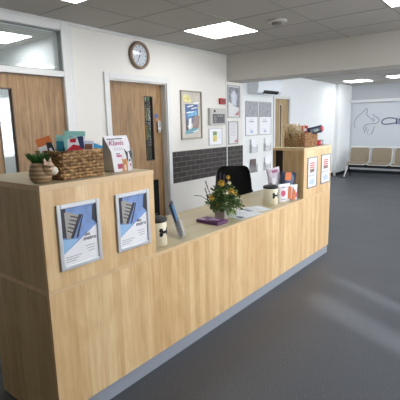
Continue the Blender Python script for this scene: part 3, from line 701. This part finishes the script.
# store shelf behind door 2
ss = thing('storage_shelf', (3.2, 3.1, 0), 'dark shelf of green and yellow boxes seen through the second door pane', 'shelf')
link('frame', B().box(2.9, 2.95, 0, 2.93, 3.28, 2.2).box(4.2, 2.95, 0, 4.23, 3.28, 2.2), M_dark, ss)
for z in (.6, 1.0, 1.3, 1.6, 1.9): link('shelf_board', B().box(2.93, 2.95, z, 4.2, 3.28, z+.02), M_dark, ss)
lev = {1.02: 'lowest', 1.32: 'second', 1.62: 'third', 1.92: 'top'}
for z, row in {1.02: (('#9a9a8e', 'grey'), ('#7d8f2c', 'lime green'), ('#46513a', 'dark olive')), 1.32: (('#7d8f2c', 'lime green'), ('#c9b93a', 'yellow'), ('#3f6a3a', 'green')),
               1.62: (('#46513a', 'dark olive'), ('#8fa04a', 'pale green'), ('#9a9a8e', 'grey')), 1.92: (('#7d8f2c', 'lime green'), ('#9a9a8e', 'grey'), ('#3f6a3a', 'green'))}.items():
    x = 3.42
    for k, (hx_, nm_) in enumerate(row):
        h_ = (.2, .14, .23)[(k+int(z*10)) % 3]
        tag(link('storage_box', B().box(x, 3.0, z, x+.12, 3.2, z+h_), mat('sbox_'+nm_, hx_, .6)), '%s carton on the %s store shelf seen through the second door pane' % (nm_, lev[z]), 'box', 'cartons on the store shelf'); x += .14

# ------------------------------------------------------------------ wicker baskets
def basket(x0, x1, y0, y1, z0, h, nm, label, c1, c2, shade):
    r = thing(nm, ((x0+x1)/2, (y0+y1)/2, z0), label, 'basket')
    mw = wicker('wicker_'+shade, c1, c2); t = .012
    core = B().box(x0+t*.6, y0+t*.6, z0, x1-t*.6, y1-t*.6, z0+.01)
    core.box(x0+t*.5, y0+t*.5, z0, x1-t*.5, y0+t*.9, z0+h).box(x0+t*.5, y1-t*.9, z0, x1-t*.5, y1-t*.5, z0+h)
    core.box(x0+t*.5, y0+t*.9, z0, x0+t*.9, y1-t*.9, z0+h).box(x1-t*.9, y0+t*.9, z0, x1-t*.5, y1-t*.9, z0+h)
    link('basket_lining', core, mat('wick_dark_'+shade, c1, .8), r)
    wv = B(); rows = 8; rh = h/rows
    def side(p, q, nseg, ph):
        p = Vector(p); q = Vector(q); d = q-p; nrm = Vector((d.y, -d.x, 0)).normalized()
        for j in range(rows):
            pts = []
            for k in range(nseg*3+1):
                u = k/(nseg*3); pts.append(p+d*u+nrm*(.0045*math.cos(PI*u*nseg+PI*j+ph))+Vector((0, 0, rh*(j+.5)+.0018*math.sin(u*23+j*2.1))))
            wv.tube(pts, rh*.47, 5)
    nx = max(4, int((x1-x0)/.024)); ny = max(4, int((y1-y0)/.024)); e = .007
    side((x0+e, y0+e, z0), (x1-e, y0+e, z0), nx, 0); side((x1-e, y0+e, z0), (x1-e, y1-e, z0), ny, 1)
    side((x1-e, y1-e, z0), (x0+e, y1-e, z0), nx, 0); side((x0+e, y1-e, z0), (x0+e, y0+e, z0), ny, 1)
    link('weave', wv, mw, r)
    rim = B()
    for dz in (0, .004):
        rim.tube([(x0+e, y0+e, z0+h+dz), (x1-e, y0+e, z0+h+dz), (x1-e, y1-e, z0+h+dz), (x0+e, y1-e, z0+h+dz), (x0+e, y0+e, z0+h+dz)], .006, 6)
    link('rim', rim, mw, r)
    return r
basket(.165, .432, .062, .30, HB, .135, 'wicker_basket', 'brown wicker basket of pet leaflets on the near cabinet', '#6b4c2b', '#c7a06c', 'near')
basket(3.10, 3.46, .09, .33, HB, .14, 'wicker_basket', 'reddish brown wicker basket on the far cabinet with packets', '#6b4628', '#c79a6c', 'far')

# leaflets in the near basket: card(x,y,w,h,rotz,lean,patches)
def card(name, label, cat, base, w_, h_, rz, tilt, roll, basec, patches, grp=None, th=.002, words=None):
    r = thing(name, base, label, cat, grp)
    Tm = Matrix.Translation(base) @ Matrix.Rotation(rz, 4, 'Z') @ Matrix.Rotation(tilt, 4, 'X') @ Matrix.Rotation(roll, 4, 'Y')
    bb = B(); bb.T = Tm; bb.box(-w_/2, 0, 0, w_/2, th, h_); c_ = link('card', bb, basec, r)
    if patches:
        pr = B(); pr.T = Tm
        for k, (mt, pts) in enumerate(patches):
            pr.m(mt).poly([((u-.5)*w_, -.0005-.0003*k, v*h_) for u, v in pts])
        link('print', pr, None, c_)
    return r, Tm, c_
def R4(a, b, c, d): return [(a, b), (c, b), (c, d), (a, d)]
M_or = mat('orange_print', '#d9763b', .5); M_teal = mat('teal_print', '#2f86a0', .5); M_tl2 = mat('soft_teal', '#8fc4bb', .5); M_crim = mat('crimson', '#c01830', .5); M_navy = mat('navy_card', '#24305e', .5); M_sky = mat('sky_blue', '#3f9fd0', .5); M_brn = mat('brown_print', '#7d4f3a', .5); M_wh = mat('white_print', '#ebe9ec', .5); M_pk = mat('pink_print', '#d06a94', .5)
zb = HB+.015
G1 = 'leaflets standing in the near basket'
VA = -.42   # facing the visitor slightly
card('pet_leaflet', 'leaflet with an orange top, leaning leftmost in the near basket', 'leaflet', (.225, .19, zb), .075, .205, VA, -.06, -.30, M_wh, [(M_or, R4(0, .8, 1, 1)), (M_dark, [(.45, .55), (.95, .5), (.95, .82), (.6, .86)]), (M_wh, [(.6, .6), (.85, .6), (.8, .7), (.62, .7)]), (M_tl2, R4(.75, 0, 1, .5))], G1)
card('pet_leaflet', 'teal blue leaflet beside the orange topped one in the basket', 'leaflet', (.262, .19, zb), .07, .205, VA, -.04, .05, M_teal, [(M_tl2, R4(0, .85, 1, 1)), (M_navy, R4(.5, 0, .8, .7))], G1)
card('pet_leaflet', 'leaflet with crimson dome and white dog print in the basket centre', 'leaflet', (.298, .115, zb), .10, .197, VA, -.05, -.06, M_tl2, [(M_wh, [(.1, .6), (.95, .6), (.95, .95), (.2, .95)]), (M_crim, [(.0, .5), (.12, .68), (.45, .8), (.85, .74), (1, .6), (1, .5)]), (M_navy, [(.8, .68), (1, .66), (1, .99), (.7, .99)]), (M_crim, [(.3, .86), (.6, .84), (.65, .95), (.34, .95)])], G1)
card('pet_leaflet', 'pale leaflet with navy and teal header, tallest in the near basket', 'leaflet', (.333, .185, zb), .11, .225, VA, -.04, .05, M_wh, [(M_tl2, R4(0, .88, 1, 1)), (M_navy, [(0, .62), (.35, .72), (.9, .66), (.9, .86), (0, .88)]), (M_sky, R4(.2, .55, 1, .64)), (M_dark, R4(0, .3, .14, .6)), (M_wh, R4(.4, .75, .7, .8))], G1)
card('pet_leaflet', 'lilac leaflet with a brown print at the right of the basket', 'leaflet', (.372, .14, zb), .08, .172, VA, -.05, .05, mat('lilac', '#c9c9d8', .5), [(M_brn, [(.3, .55), (.9, .6), (.9, .9), (.4, .9)])], G1)
card('pet_leaflet', 'bright blue leaflet corner at the right end of near basket', 'leaflet', (.385, .16, zb), .085, .165, VA, -.05, .38, M_sky, [], G1)

# striped planter
pl = thing('planter', (.06, .11, HB), 'striped brown animal shaped planter on the corner of the near cabinet', 'planter')
def stripes(name):
    m = bpy.data.materials.new(name); m.use_nodes = True; nt = m.node_tree; b = nt.nodes['Principled BSDF']; N = nt.nodes.new; L = nt.links.new
    tc = N('ShaderNodeTexCoord'); wv = N('ShaderNodeTexWave'); wv.bands_direction = 'Z'; wv.inputs['Scale'].default_value = 16; wv.inputs['Distortion'].default_value = 1.5; wv.inputs['Detail'].default_value = 1
    L(tc.outputs['Object'], wv.inputs['Vector']); r = N('ShaderNodeValToRGB'); e = r.color_ramp.elements; e[0].position = .35; e[0].color = lin('#9a785a'); e[1].position = .65; e[1].color = lin('#c4a684')
    L(wv.outputs['Color'], r.inputs['Fac']); L(r.outputs[0], b.inputs['Base Color']); b.inputs['Roughness'].default_value = .35; return m
M_str = stripes('striped_glaze')
# body is an open pot; head turned to the visitor on the right
pc = Vector((.080, .11, HB))
link('body', B().lathe([(.036, 0), (.049, .012), (.054, .035), (.052, .062), (.044, .084), (.036, .096), (.032, .092), (.034, .06)], pc, 28, capt=True), M_str, pl, smooth=False)
hd = B().ball((pc.x+.018, pc.y-.034, HB+.064), .038, .037, .037); hd_o = link('head', hd, M_str, pl)
hx, hy = pc.x+.02, pc.y-.036
link('muzzle', B().ball((hx+.017, hy-.018, HB+.055), .0225, .0225, .0215), mat('cream_glaze', '#e6dccb', .3), hd_o)
for s in (-1, 1):
    ex = hx+s*.02; ey = hy+s*.014
    link('ear', B().prism([(ex-.012, ey-.006, HB+.088), (ex+.012, ey-.006, HB+.088), (ex+s*.006, ey, HB+.122)], (.0, .012, 0)), M_str, hd_o)
    link('eye', B().ball((hx+.004+s*.017, hy-.029+s*.012, HB+.078), .0045), M_black, hd_o)
gr = B()
for k in range(150):
    a = random.uniform(0, 2*PI); r_ = random.uniform(.0, .028); l_ = random.uniform(.03, .06); sp = random.uniform(.015, .045)
    p = Vector((pc.x+r_*math.cos(a), pc.y+.012+r_*math.sin(a), HB+.09)); gr.leaf(p, p+Vector((sp*math.cos(a), sp*math.sin(a), l_*.95)), .0032, (math.cos(a+1), math.sin(a+1), .2))
link('grass', gr, mat('leaf_green', '#356a26', .5, noise=.4, nscale=60), pl)
link('soil', B().lathe([(.032, 0), (.032, .004)], (pc.x, pc.y, HB+.086), 20), mat('soil', '#2a1d14', .9), pl)

# Klavis card
kv = thing('counter_card', (.59, .15, HB), 'curved white show card with cat and dog, right of the near basket', 'show card')
KT = Matrix.Translation((.588, .12, HB)) @ Matrix.Rotation(-.10, 4, 'Z')
def kcurve(t):   # t height fraction -> (y offset, z)
    return (-.028*math.sin(t*PI*.55)*1.2+.03*t, .207*t)
def kp(u, t, off=0.):
    y_, z_ = kcurve(t); w_ = .128+.032*t; return ((u-.5)*w_+.018-.042*t**1.6, y_-off-.012*(1-t), z_)
n = 12; bb = B(); bb.T = KT
for off in (0, -.003):
    rows = [[bb.P(kp(u/4, t/n, off)) for u in range(5)] for t in range(n+1)]
    for a, b in zip(rows, rows[1:]):
        for k in range(4): bb.F((a[k], a[k+1], b[k+1], b[k]), True)
kcard = link('card', bb, M_wh, kv)
bb = B(); bb.T = KT
bb.prism([(-.048, -.012, 0), (-.075, .07, 0), (-.1, .004, .204), (-.075, -.03, .12)], (.002, 0, 0)); bb.prism([(.078, -.012, 0), (.07, .07, 0), (.054, .004, .204), (.077, -.03, .1)], (-.002, 0, 0))
bb.prism([(-.075, .07, 0), (.07, .07, 0), (.054, .0045, .204), (-.1, .0045, .204)], (0, .002, 0))
link('back_stand', bb, mat('card_back', '#c9c9c6', .6), kv)
pr = B(); pr.T = KT
def kpoly(mt, pts, k=1): pr.m(mt).poly([kp(u, t, .0008*k) for u, t in pts])
def kgrid(mt, u0, t0, u1, t1, k=1):
    s_ = 5
    for i in range(s_): kpoly(mt, [(u0, t0+(t1-t0)*i/s_), (u1, t0+(t1-t0)*i/s_), (u1, t0+(t1-t0)*(i+1)/s_), (u0, t0+(t1-t0)*(i+1)/s_)], k)
kgrid(M_dark, .08, .9, .75, .925)
for i in range(2): kgrid(M_inkg, .2, .655-.05*i, .62, .67-.05*i)
kgrid(M_dark, .24, .49, .42, .515); kgrid(M_pk, .24, .41, .5, .47)
kgrid(mat('rose', '#b04a6a', .5), .2, .08, .46, .22)
cat_, dog_, dogw = mat('ginger', '#c98a52', .6, noise=.2, nscale=60), M_black, M_wh
kpoly(cat_, [(.42, .0), (.72, .0), (.72, .18), (.7, .3), (.72, .38), (.66, .34), (.52, .34), (.46, .38), (.47, .25), (.44, .1)], 2)
kpoly(mat('cream_fur', '#e9d6bb', .6), [(.54, .02), (.64, .02), (.64, .16), (.59, .2), (.54, .16)], 3)
kpoly(dog_, [(.66, .66), (.76, .54), (.9, .55), (1.0, .64), (1.04, .48), (1.02, .3), (.94, .16), (.82, .14), (.74, .24), (.7, .45)], 2)
kpoly(dogw, [(.8, .53), (.87, .53), (.89, .38), (.96, .26), (.9, .03), (.74, .06), (.77, .3)], 3)
kpoly(dog_, [(.8, .33), (.88, .33), (.88, .27), (.81, .27)], 4); kpoly(M_pk, [(.82, .12), (.88, .14), (.9, .2), (.83, .22)], 4)
link('print', pr, None, kcard)
tx = text('lettering', 'Klavis', .043, mat('rose_text', '#b8607e', .5), (0, 0, 0), RY, None, off=0)
tx.parent = kcard; y_, z_ = kcurve(.74); tx.matrix_basis = Matrix.Translation(Vector((.588, .12, HB))-world_loc(kcard)) @ Matrix.Rotation(-.10, 4, 'Z') @ Matrix.Translation((-.078, y_-.008, z_)) @ Matrix.Rotation(PI/2, 4, 'X')

# ------------------------------------------------------------------ canisters
M_cream = mat('cream_ceramic', '#e4dcc0', .35)
def canister(x, y, ang, label):
    r = thing('canister', (x, y, HW), label, 'canister', 'cream bone-logo canisters on the worktop')
    link('body', B().lathe([(.064, 0), (.069, .004), (.069, .165), (.066, .168)], (x, y, HW), 32), M_cream, r)
    link('lid', B().lathe([(.070, .162), (.073, .168), (.071, .182), (.055, .189), (.02, .192)], (x, y, HW), 32), M_black, r)
    link('knob', B().tube([(x-.02, y, HW+.189), (x-.012, y, HW+.21), (x+.012, y, HW+.21), (x+.02, y, HW+.189)], .004), M_dark, r)
    bn = B()
    def on(u, v): a = ang+u*1.1/.069; return (x+.0705*math.cos(a), y+.0705*math.sin(a), HW+.098+v*1.2)
    def patch(pts):
        cu_ = (sum(p[0] for p in pts)/len(pts), sum(p[1] for p in pts)/len(pts)); c = bn.P(on(*cu_)); idx = [bn.P(on(*p)) for p in pts]
        for k in range(len(idx)): bn.F((c, idx[k], idx[(k+1) % len(idx)]))
    for k in range(6): u = -.022+.0073*k; patch([(u, -.008), (u+.0074, -.008), (u+.0074, .008), (u, .008)])
    for sx_ in (-1, 1):
        for sy_ in (-1, 1): patch([(sx_*.026+.0125*math.cos(t*PI/6), sy_*.011+.0125*math.sin(t*PI/6)) for t in range(12)])
    link('bone_logo', bn, M_black, r)
# camera-independent: logos face the visitors' right
canister(.862, .115, -1.5, 'cream canister with black bone logo beside the near cabinet')
canister(2.45, .135, -1.78, 'cream canister with black bone logo beside the far treat packets')

# tilted leaflet stand
lh = thing('leaflet_stand', (1.12, .13, HW), 'clear leaflet stand with blue and dark leaflets beside the near canister', 'leaflet stand')
nrm = math.atan2(-.79, .61)
LT = Matrix.Translation((1.12, .13, HW)) @ Matrix.Rotation(nrm+PI/2, 4, 'Z')
bb = B(); bb.T = LT @ Matrix.Rotation(-.28, 4, 'X'); bb.box(-.075, .004, .004, .075, .007, .24); bb.box(-.075, -.03, .0, .075, .004, .003).box(-.075, -.033, .0, .075, -.03, .1)
bb.box(-.077, -.033, 0, -.075, .007, .12).box(.075, -.033, 0, .077, .007, .12)
link('holder', bb, M_acryl, lh)
bb = B(); bb.T = LT @ Matrix.Rotation(-.28, 4, 'X'); bb.box(-.07, -.012, .004, .07, .003, .25); lo = link('leaflets', bb, mat('leaflet_navy', '#27324a', .4), lh)
pr = B(); pr.T = bb.T; pr.m(mat('pic_sky2', '#4b86b8', .4, noise=.4, nscale=40)).poly([(-.06, -.0125, .12), (.06, -.0125, .12), (.06, -.0125, .23), (-.06, -.0125, .23)]); link('print', pr, None, lo)

# purple book/box
pb = thing('purple_box', (1.565, .185, HW), 'flat purple box lying in front of the flower vase', 'box')
bb = B(); bb.T = Matrix.Translation((1.565, .185, HW)) @ Matrix.Rotation(-.05, 4, 'Z'); bb.box(-.07, -.115, 0, .062, .105, .026)
po = link('body', bb, mat('purple', '#5a2c5c', .35, noise=.15, nscale=20), pb, bevel=.003)
pr = B(); pr.T = bb.T; pr.m(mat('lilac2', '#b79ab8', .4)).poly([(-.02, -.08, .0265), (.03, -.08, .0265), (.03, .02, .0265), (-.02, .02, .0265)]).poly([(-.06, .04, .0265), (-.02, .04, .0265), (-.02, .09, .0265), (-.06, .09, .0265)]); link('print', pr, None, po)

# flowers
VX, VY = 1.742, .208
fl = thing('flower_arrangement', (VX, VY, HW), 'artificial yellow and white flower arrangement in a square silver pot', 'flowers')
bb = B(); bb.T = Matrix.Translation((VX, VY, HW)) @ Matrix.Rotation(.15, 4, 'Z')
bb.prism([(-.047, -.047, 0), (.047, -.047, 0), (.047, .047, 0), (-.047, .047, 0)], (0, 0, .072)); link('pot', bb, mat('silver_pot', '#b9b3b0', .4, .15, noise=.1), fl, bevel=.004)
fo = B(); cen = Vector((VX, VY, HW+.068)); fcen = cen+Vector((.012, -.016, .0))
for k in range(1200):
    a = random.uniform(0, 2*PI); el = random.uniform(.1, 1.35); rr_ = random.uniform(.03, .145)*(1.1 if el < .8 else 1.2)
    d = Vector((math.cos(a)*math.cos(el), math.sin(a)*math.cos(el), math.sin(el)*1.2)); p = fcen+d*rr_
    q_ = p+Vector((random.uniform(-1, 1), random.uniform(-1, 1), random.uniform(-.5, 1))).normalized()*random.uniform(.022, .05)
    fo.leaf(p, q_, random.uniform(.005, .011), (random.random(), random.random(), random.random()))
link('foliage', fo, mat('foliage', '#56733f', .55, noise=.55, nscale=40), fl)
dr = B()
for k in range(60):
    a = random.uniform(-2.2, .6); p = cen+Vector((math.cos(a)*.08, math.sin(a)*.08, .0)); q_ = p+Vector((math.cos(a)*.05, math.sin(a)*.05, random.uniform(-.06, .0)))
    dr.leaf(p, q_, .004, (0, .3, 1))
link('trailing_leaves', dr, mat('trail', '#8fae62', .55, noise=.3, nscale=40), fl)
stm = B()
M_yel = mat('mustard_petals', '#deb94c', .6, noise=.3, nscale=80); M_wp = mat('white_petals', '#efe9d2', .6); M_pur = mat('lavender_petals', '#5e5773', .7)
def bloom(dx, dz, dep, r_, mt, petals=14):
    # dx: across (to the visitor's right), dep: towards the visitor
    rt = Vector((.615, -.788, 0)); fwd = Vector((-.788, -.615, 0))
    r_ *= 1.12; c = Vector((VX, VY, HW))+rt*dx+fwd*dep+Vector((0, 0, dz)); bb = B()
    bb.ball(c, r_*.55, r_*.55, r_*.5, 10, 6)
    for lay in range(3):
        for k in range(petals):
            a = 2*PI*(k+lay*.5)/petals; el = .15+lay*.5; d = Vector((math.cos(a)*math.cos(el), math.sin(a)*math.cos(el), math.sin(el)))
            bb.leaf(c+d*r_*.3, c+d*r_*1.05, r_*.2, (0, 0, 1) if lay < 2 else (1, 0, .2))
    link('flower', bb, mt, fl); stm.tube([cen, cen.lerp(c, .5)+Vector((0, 0, .02)), c], .0018, 4)
for a in ((-.005, .285, .03, .036, M_yel), (.075, .22, .05, .033, M_yel), (.105, .20, .02, .03, M_yel), (-.085, .17, .05, .032, M_yel), (.03, .215, .07, .028, M_wp), (.052, .335, 0, .022, M_yel), (.062, .29, .02, .02, M_wp), (-.04, .12, .09, .016, M_yel), (.035, .135, .09, .016, M_wp)): bloom(*a)
for dx, z0_, z1_, ln in ((-.105, .22, .31, -.03), (-.12, .19, .25, -.02), (-.035, .26, .36, -.01), (-.01, .3, .375, 0), (.02, .3, .36, .0)):
    rt = Vector((.615, -.788, 0)); sp = B(); a0 = Vector((VX, VY, HW))+rt*dx
    for k in range(16):
        u = k/15; c = a0+rt*ln*u+Vector((0, 0, z0_+(z1_-z0_)*u)); an = k*2.4; sp.leaf(c, c+Vector((math.cos(an)*.012, math.sin(an)*.012, .012)), .005, (0, 0, 1))
    link('lavender_spike', sp, M_pur, fl); stm.tube([cen, a0+Vector((0, 0, z0_)), a0+rt*ln+Vector((0, 0, z1_))], .0016, 4)
rt = Vector((.615, -.788, 0)); a0 = Vector((VX, VY, HW))
stm.tube([cen, a0+rt*-.09+Vector((0, 0, .13)), a0+rt*-.17+Vector((0, 0, .19)), a0+rt*-.23+Vector((0, 0, .195))], .0028, 5)
link('stems', stm, mat('stem', '#3d4434', .6), fl)

# papers on the worktop
M_p2 = mat('paper_cool', '#d9dde0', .5)
def sheet(x, y, ang, k, label, blocks):
    r = thing('paper_sheet', (x, y, HW+.001*k), label, 'paper', 'papers on the worktop')
    T_ = Matrix.Translation((x, y, HW+.0012*k)) @ Matrix.Rotation(ang, 4, 'Z'); bb = B(); bb.T = T_; bb.box(-.105, -.1485, 0, .105, .1485, .0012); s_ = link('sheet', bb, M_p2, r)
    pr = B(); pr.T = T_
    for mt, a, b, c, d in blocks: pr.m(mt).poly([(a, b, .0016), (c, b, .0016), (c, d, .0016), (a, d, .0016)])
    link('print', pr, None, s_)
sheet(1.94, .128, 1.42, 0, 'printed sheet with a blue logo beside the flower pot', [(M_ink, -.07, .08, .0, .1), (mat('logo_teal', '#4a6a7c', .5), -.09, .07, -.04, .13), (M_inkg, -.06, 0, .08, .006), (M_inkg, -.06, -.04, .08, -.034)])
sheet(2.16, .165, 1.15, 1, 'grey printed sheet lying beside the far canister', [(M_inkg, -.07, .02, .07, .09), (M_ink, -.06, .06, .05, .075), (M_inkg, -.07, -.03, .07, -.02), (M_inkg, -.07, -.06, .07, -.05), (M_wh, -.03, .03, .02, .05)])
# treat packets by the far cabinet
def packet(name, label, x, y, w_, h_, d_, rz, tilt, mt, patches, roll=0., z0=HW):
    r = thing(name, (x, y, z0), label, 'packet'); T_ = Matrix.Translation((x, y, z0)) @ Matrix.Rotation(rz, 4, 'Z') @ Matrix.Rotation(tilt, 4, 'X') @ Matrix.Rotation(roll, 4, 'Y')
    bb = B(); bb.T = T_; n_ = 8; rings = []
    for k in range(n_+1):
        t = k/n_; dd = d_*math.sin(PI*min(1, .15+t*.85))**.7*.5+.0015; ww = w_/2*(1-.06*math.sin(PI*t)); z_ = h_*t
        rings.append([bb.P(p) for p in ((-ww, 0, z_), (-ww*.6, -dd, z_), (ww*.6, -dd, z_), (ww, 0, z_), (ww*.6, dd, z_), (-ww*.6, dd, z_))])
    for a, b in zip(rings, rings[1:]):
        for k in range(6): bb.F((a[k], a[(k+1) % 6], b[(k+1) % 6], b[k]), True)
    bb.F(rings[0][::-1]); bb.F(rings[-1]); pk = link('pouch', bb, mt, r)
    if patches:
        pr = B(); pr.T = T_
        for k, (m_, pts) in enumerate(patches): pr.m(m_).poly([((u-.5)*w_*.62, -d_*.5-.002-.0004*k, v*h_) for u, v in pts])
        link('print', pr, None, pk)
circ = lambda cx_, cy_, ru, rv: [(cx_+ru*math.cos(k*PI/8), cy_+rv*math.sin(k*PI/8)) for k in range(16)]
M_rose = mat('rose_dot', '#d4587a', .5)
packet('treat_box', 'white treat box with a pink dot beside the far canister', 2.64, .10, .17, .18, .05, -.45, 0, M_wh, [(M_rose, circ(.35, .5, .27, .17)), (M_or, [(.85, .2), (1.2, .1), (1.25, .8), (.95, .9)]), (M_inkg, R4(.1, .15, .7, .2)), (M_inkg, R4(.1, .8, .6, .88))])
packet('treat_pouch', 'navy treat pouch with orange label leaning on the far cabinet', 2.77, .135, .19, .28, .06, -.5, 0, mat('pouch_navy', '#33425f', .35), [(M_or, R4(.0, .72, .6, 1.0)), (M_wh, [(.3, .3), (.9, .4), (.8, .6), (.4, .5)]), (M_lb, [(.6, .2), (1.1, .3), (1.1, .5), (.7, .4)])], roll=.12)
packet('treat_pouch', 'white and orange treat pouch at the foot of the far cabinet', 2.78, .055, .1, .16, .03, -.5, 0, mat('pouch_white', '#dcdde2', .3), [(M_or, [(.0, .1), (.6, .0), (.7, .6), (.2, .9)]), (M_rose, R4(.7, .2, 1, .5))])
packet('treat_pouch', 'clear lilac topped treat pouch standing behind the pink dot box', 2.74, .22, .16, .33, .05, -.5, 0, mat('pouch_lilac', '#e0d6e2', .3, noise=.25, nscale=25), [(mat('mauve', '#a0567e', .4), R4(.2, .86, .9, .95)), (M_wh, R4(.1, .4, .9, .7))], roll=-.16)

# things in and beside the far basket
packet('snack_pouch', 'red and white packet sticking up from the far basket', 3.26, .17, .11, .21, .03, -.5, 0, mat('pkt_red', '#b5293a', .35), [(M_wh, R4(.1, .3, .9, .6)), (M_wh, R4(.2, .72, .8, .86))], z0=HB+.012)
packet('snack_pouch', 'dark navy packet lying across the rim of the far basket', 3.27, .12, .085, .21, .035, -.35, 0, mat('pkt_navy', '#20283e', .35), [(mat('pkt_green', '#4f6a58', .4), R4(.2, .3, .8, .6)), (M_crim, R4(0, .82, 1, 1))], roll=1.42, z0=HB+.155)
packet('snack_pouch', 'red packet leaning in the right end of far basket', 3.4, .16, .1, .165, .03, -.5, 0, M_crim, [(M_wh, R4(.3, .5, .8, .75))], z0=HB+.012, roll=.15)
dg = thing('dried_grass', (3.12, .22, HB+.011), 'beige dried grass stuffing poking out of the far basket', 'dried grass')
gb = B()
for k in range(240):
    x = random.uniform(3.09, 3.2); y = random.uniform(.15, .29); p = Vector((x, y, HB+.011)); a = random.uniform(0, 2*PI)
    q_ = Vector((x+.03*math.cos(a), y+.05*math.sin(a)+.02, HB+random.uniform(.14, .25))); gb.tube([p, p.lerp(q_, .6)+Vector((.006*math.cos(a), .006*math.sin(a), 0)), q_], [.001, .0015, .004], 4)
link('blades', gb, mat('straw', '#cdb78e', .7, noise=.25, nscale=50), dg)
rc = thing('red_tin', (3.48, .1, HB), 'small red tin on the far cabinet beside the basket', 'tin')
link('body', B().lathe([(.034, 0), (.034, .045)], (3.48, .1, HB), 24), M_crim, rc); link('lid', B().lathe([(.036, .045), (.036, .055), (.03, .057)], (3.48, .1, HB), 24), mat('tin_lid', '#8c1f30', .4), rc)
gj = thing('small_jar', (3.57, .1, HB), 'small clear jar on the end of the far cabinet', 'jar')
link('glass', B().lathe([(.026, 0), (.03, .005), (.03, .04), (.024, .046)], (3.57, .1, HB), 20), mat('jar_grey', '#a9adb0', .2), gj); link('lid', B().lathe([(.027, .046), (.027, .056)], (3.57, .1, HB), 20), mat('lid_grey', '#6a6668', .4), gj)
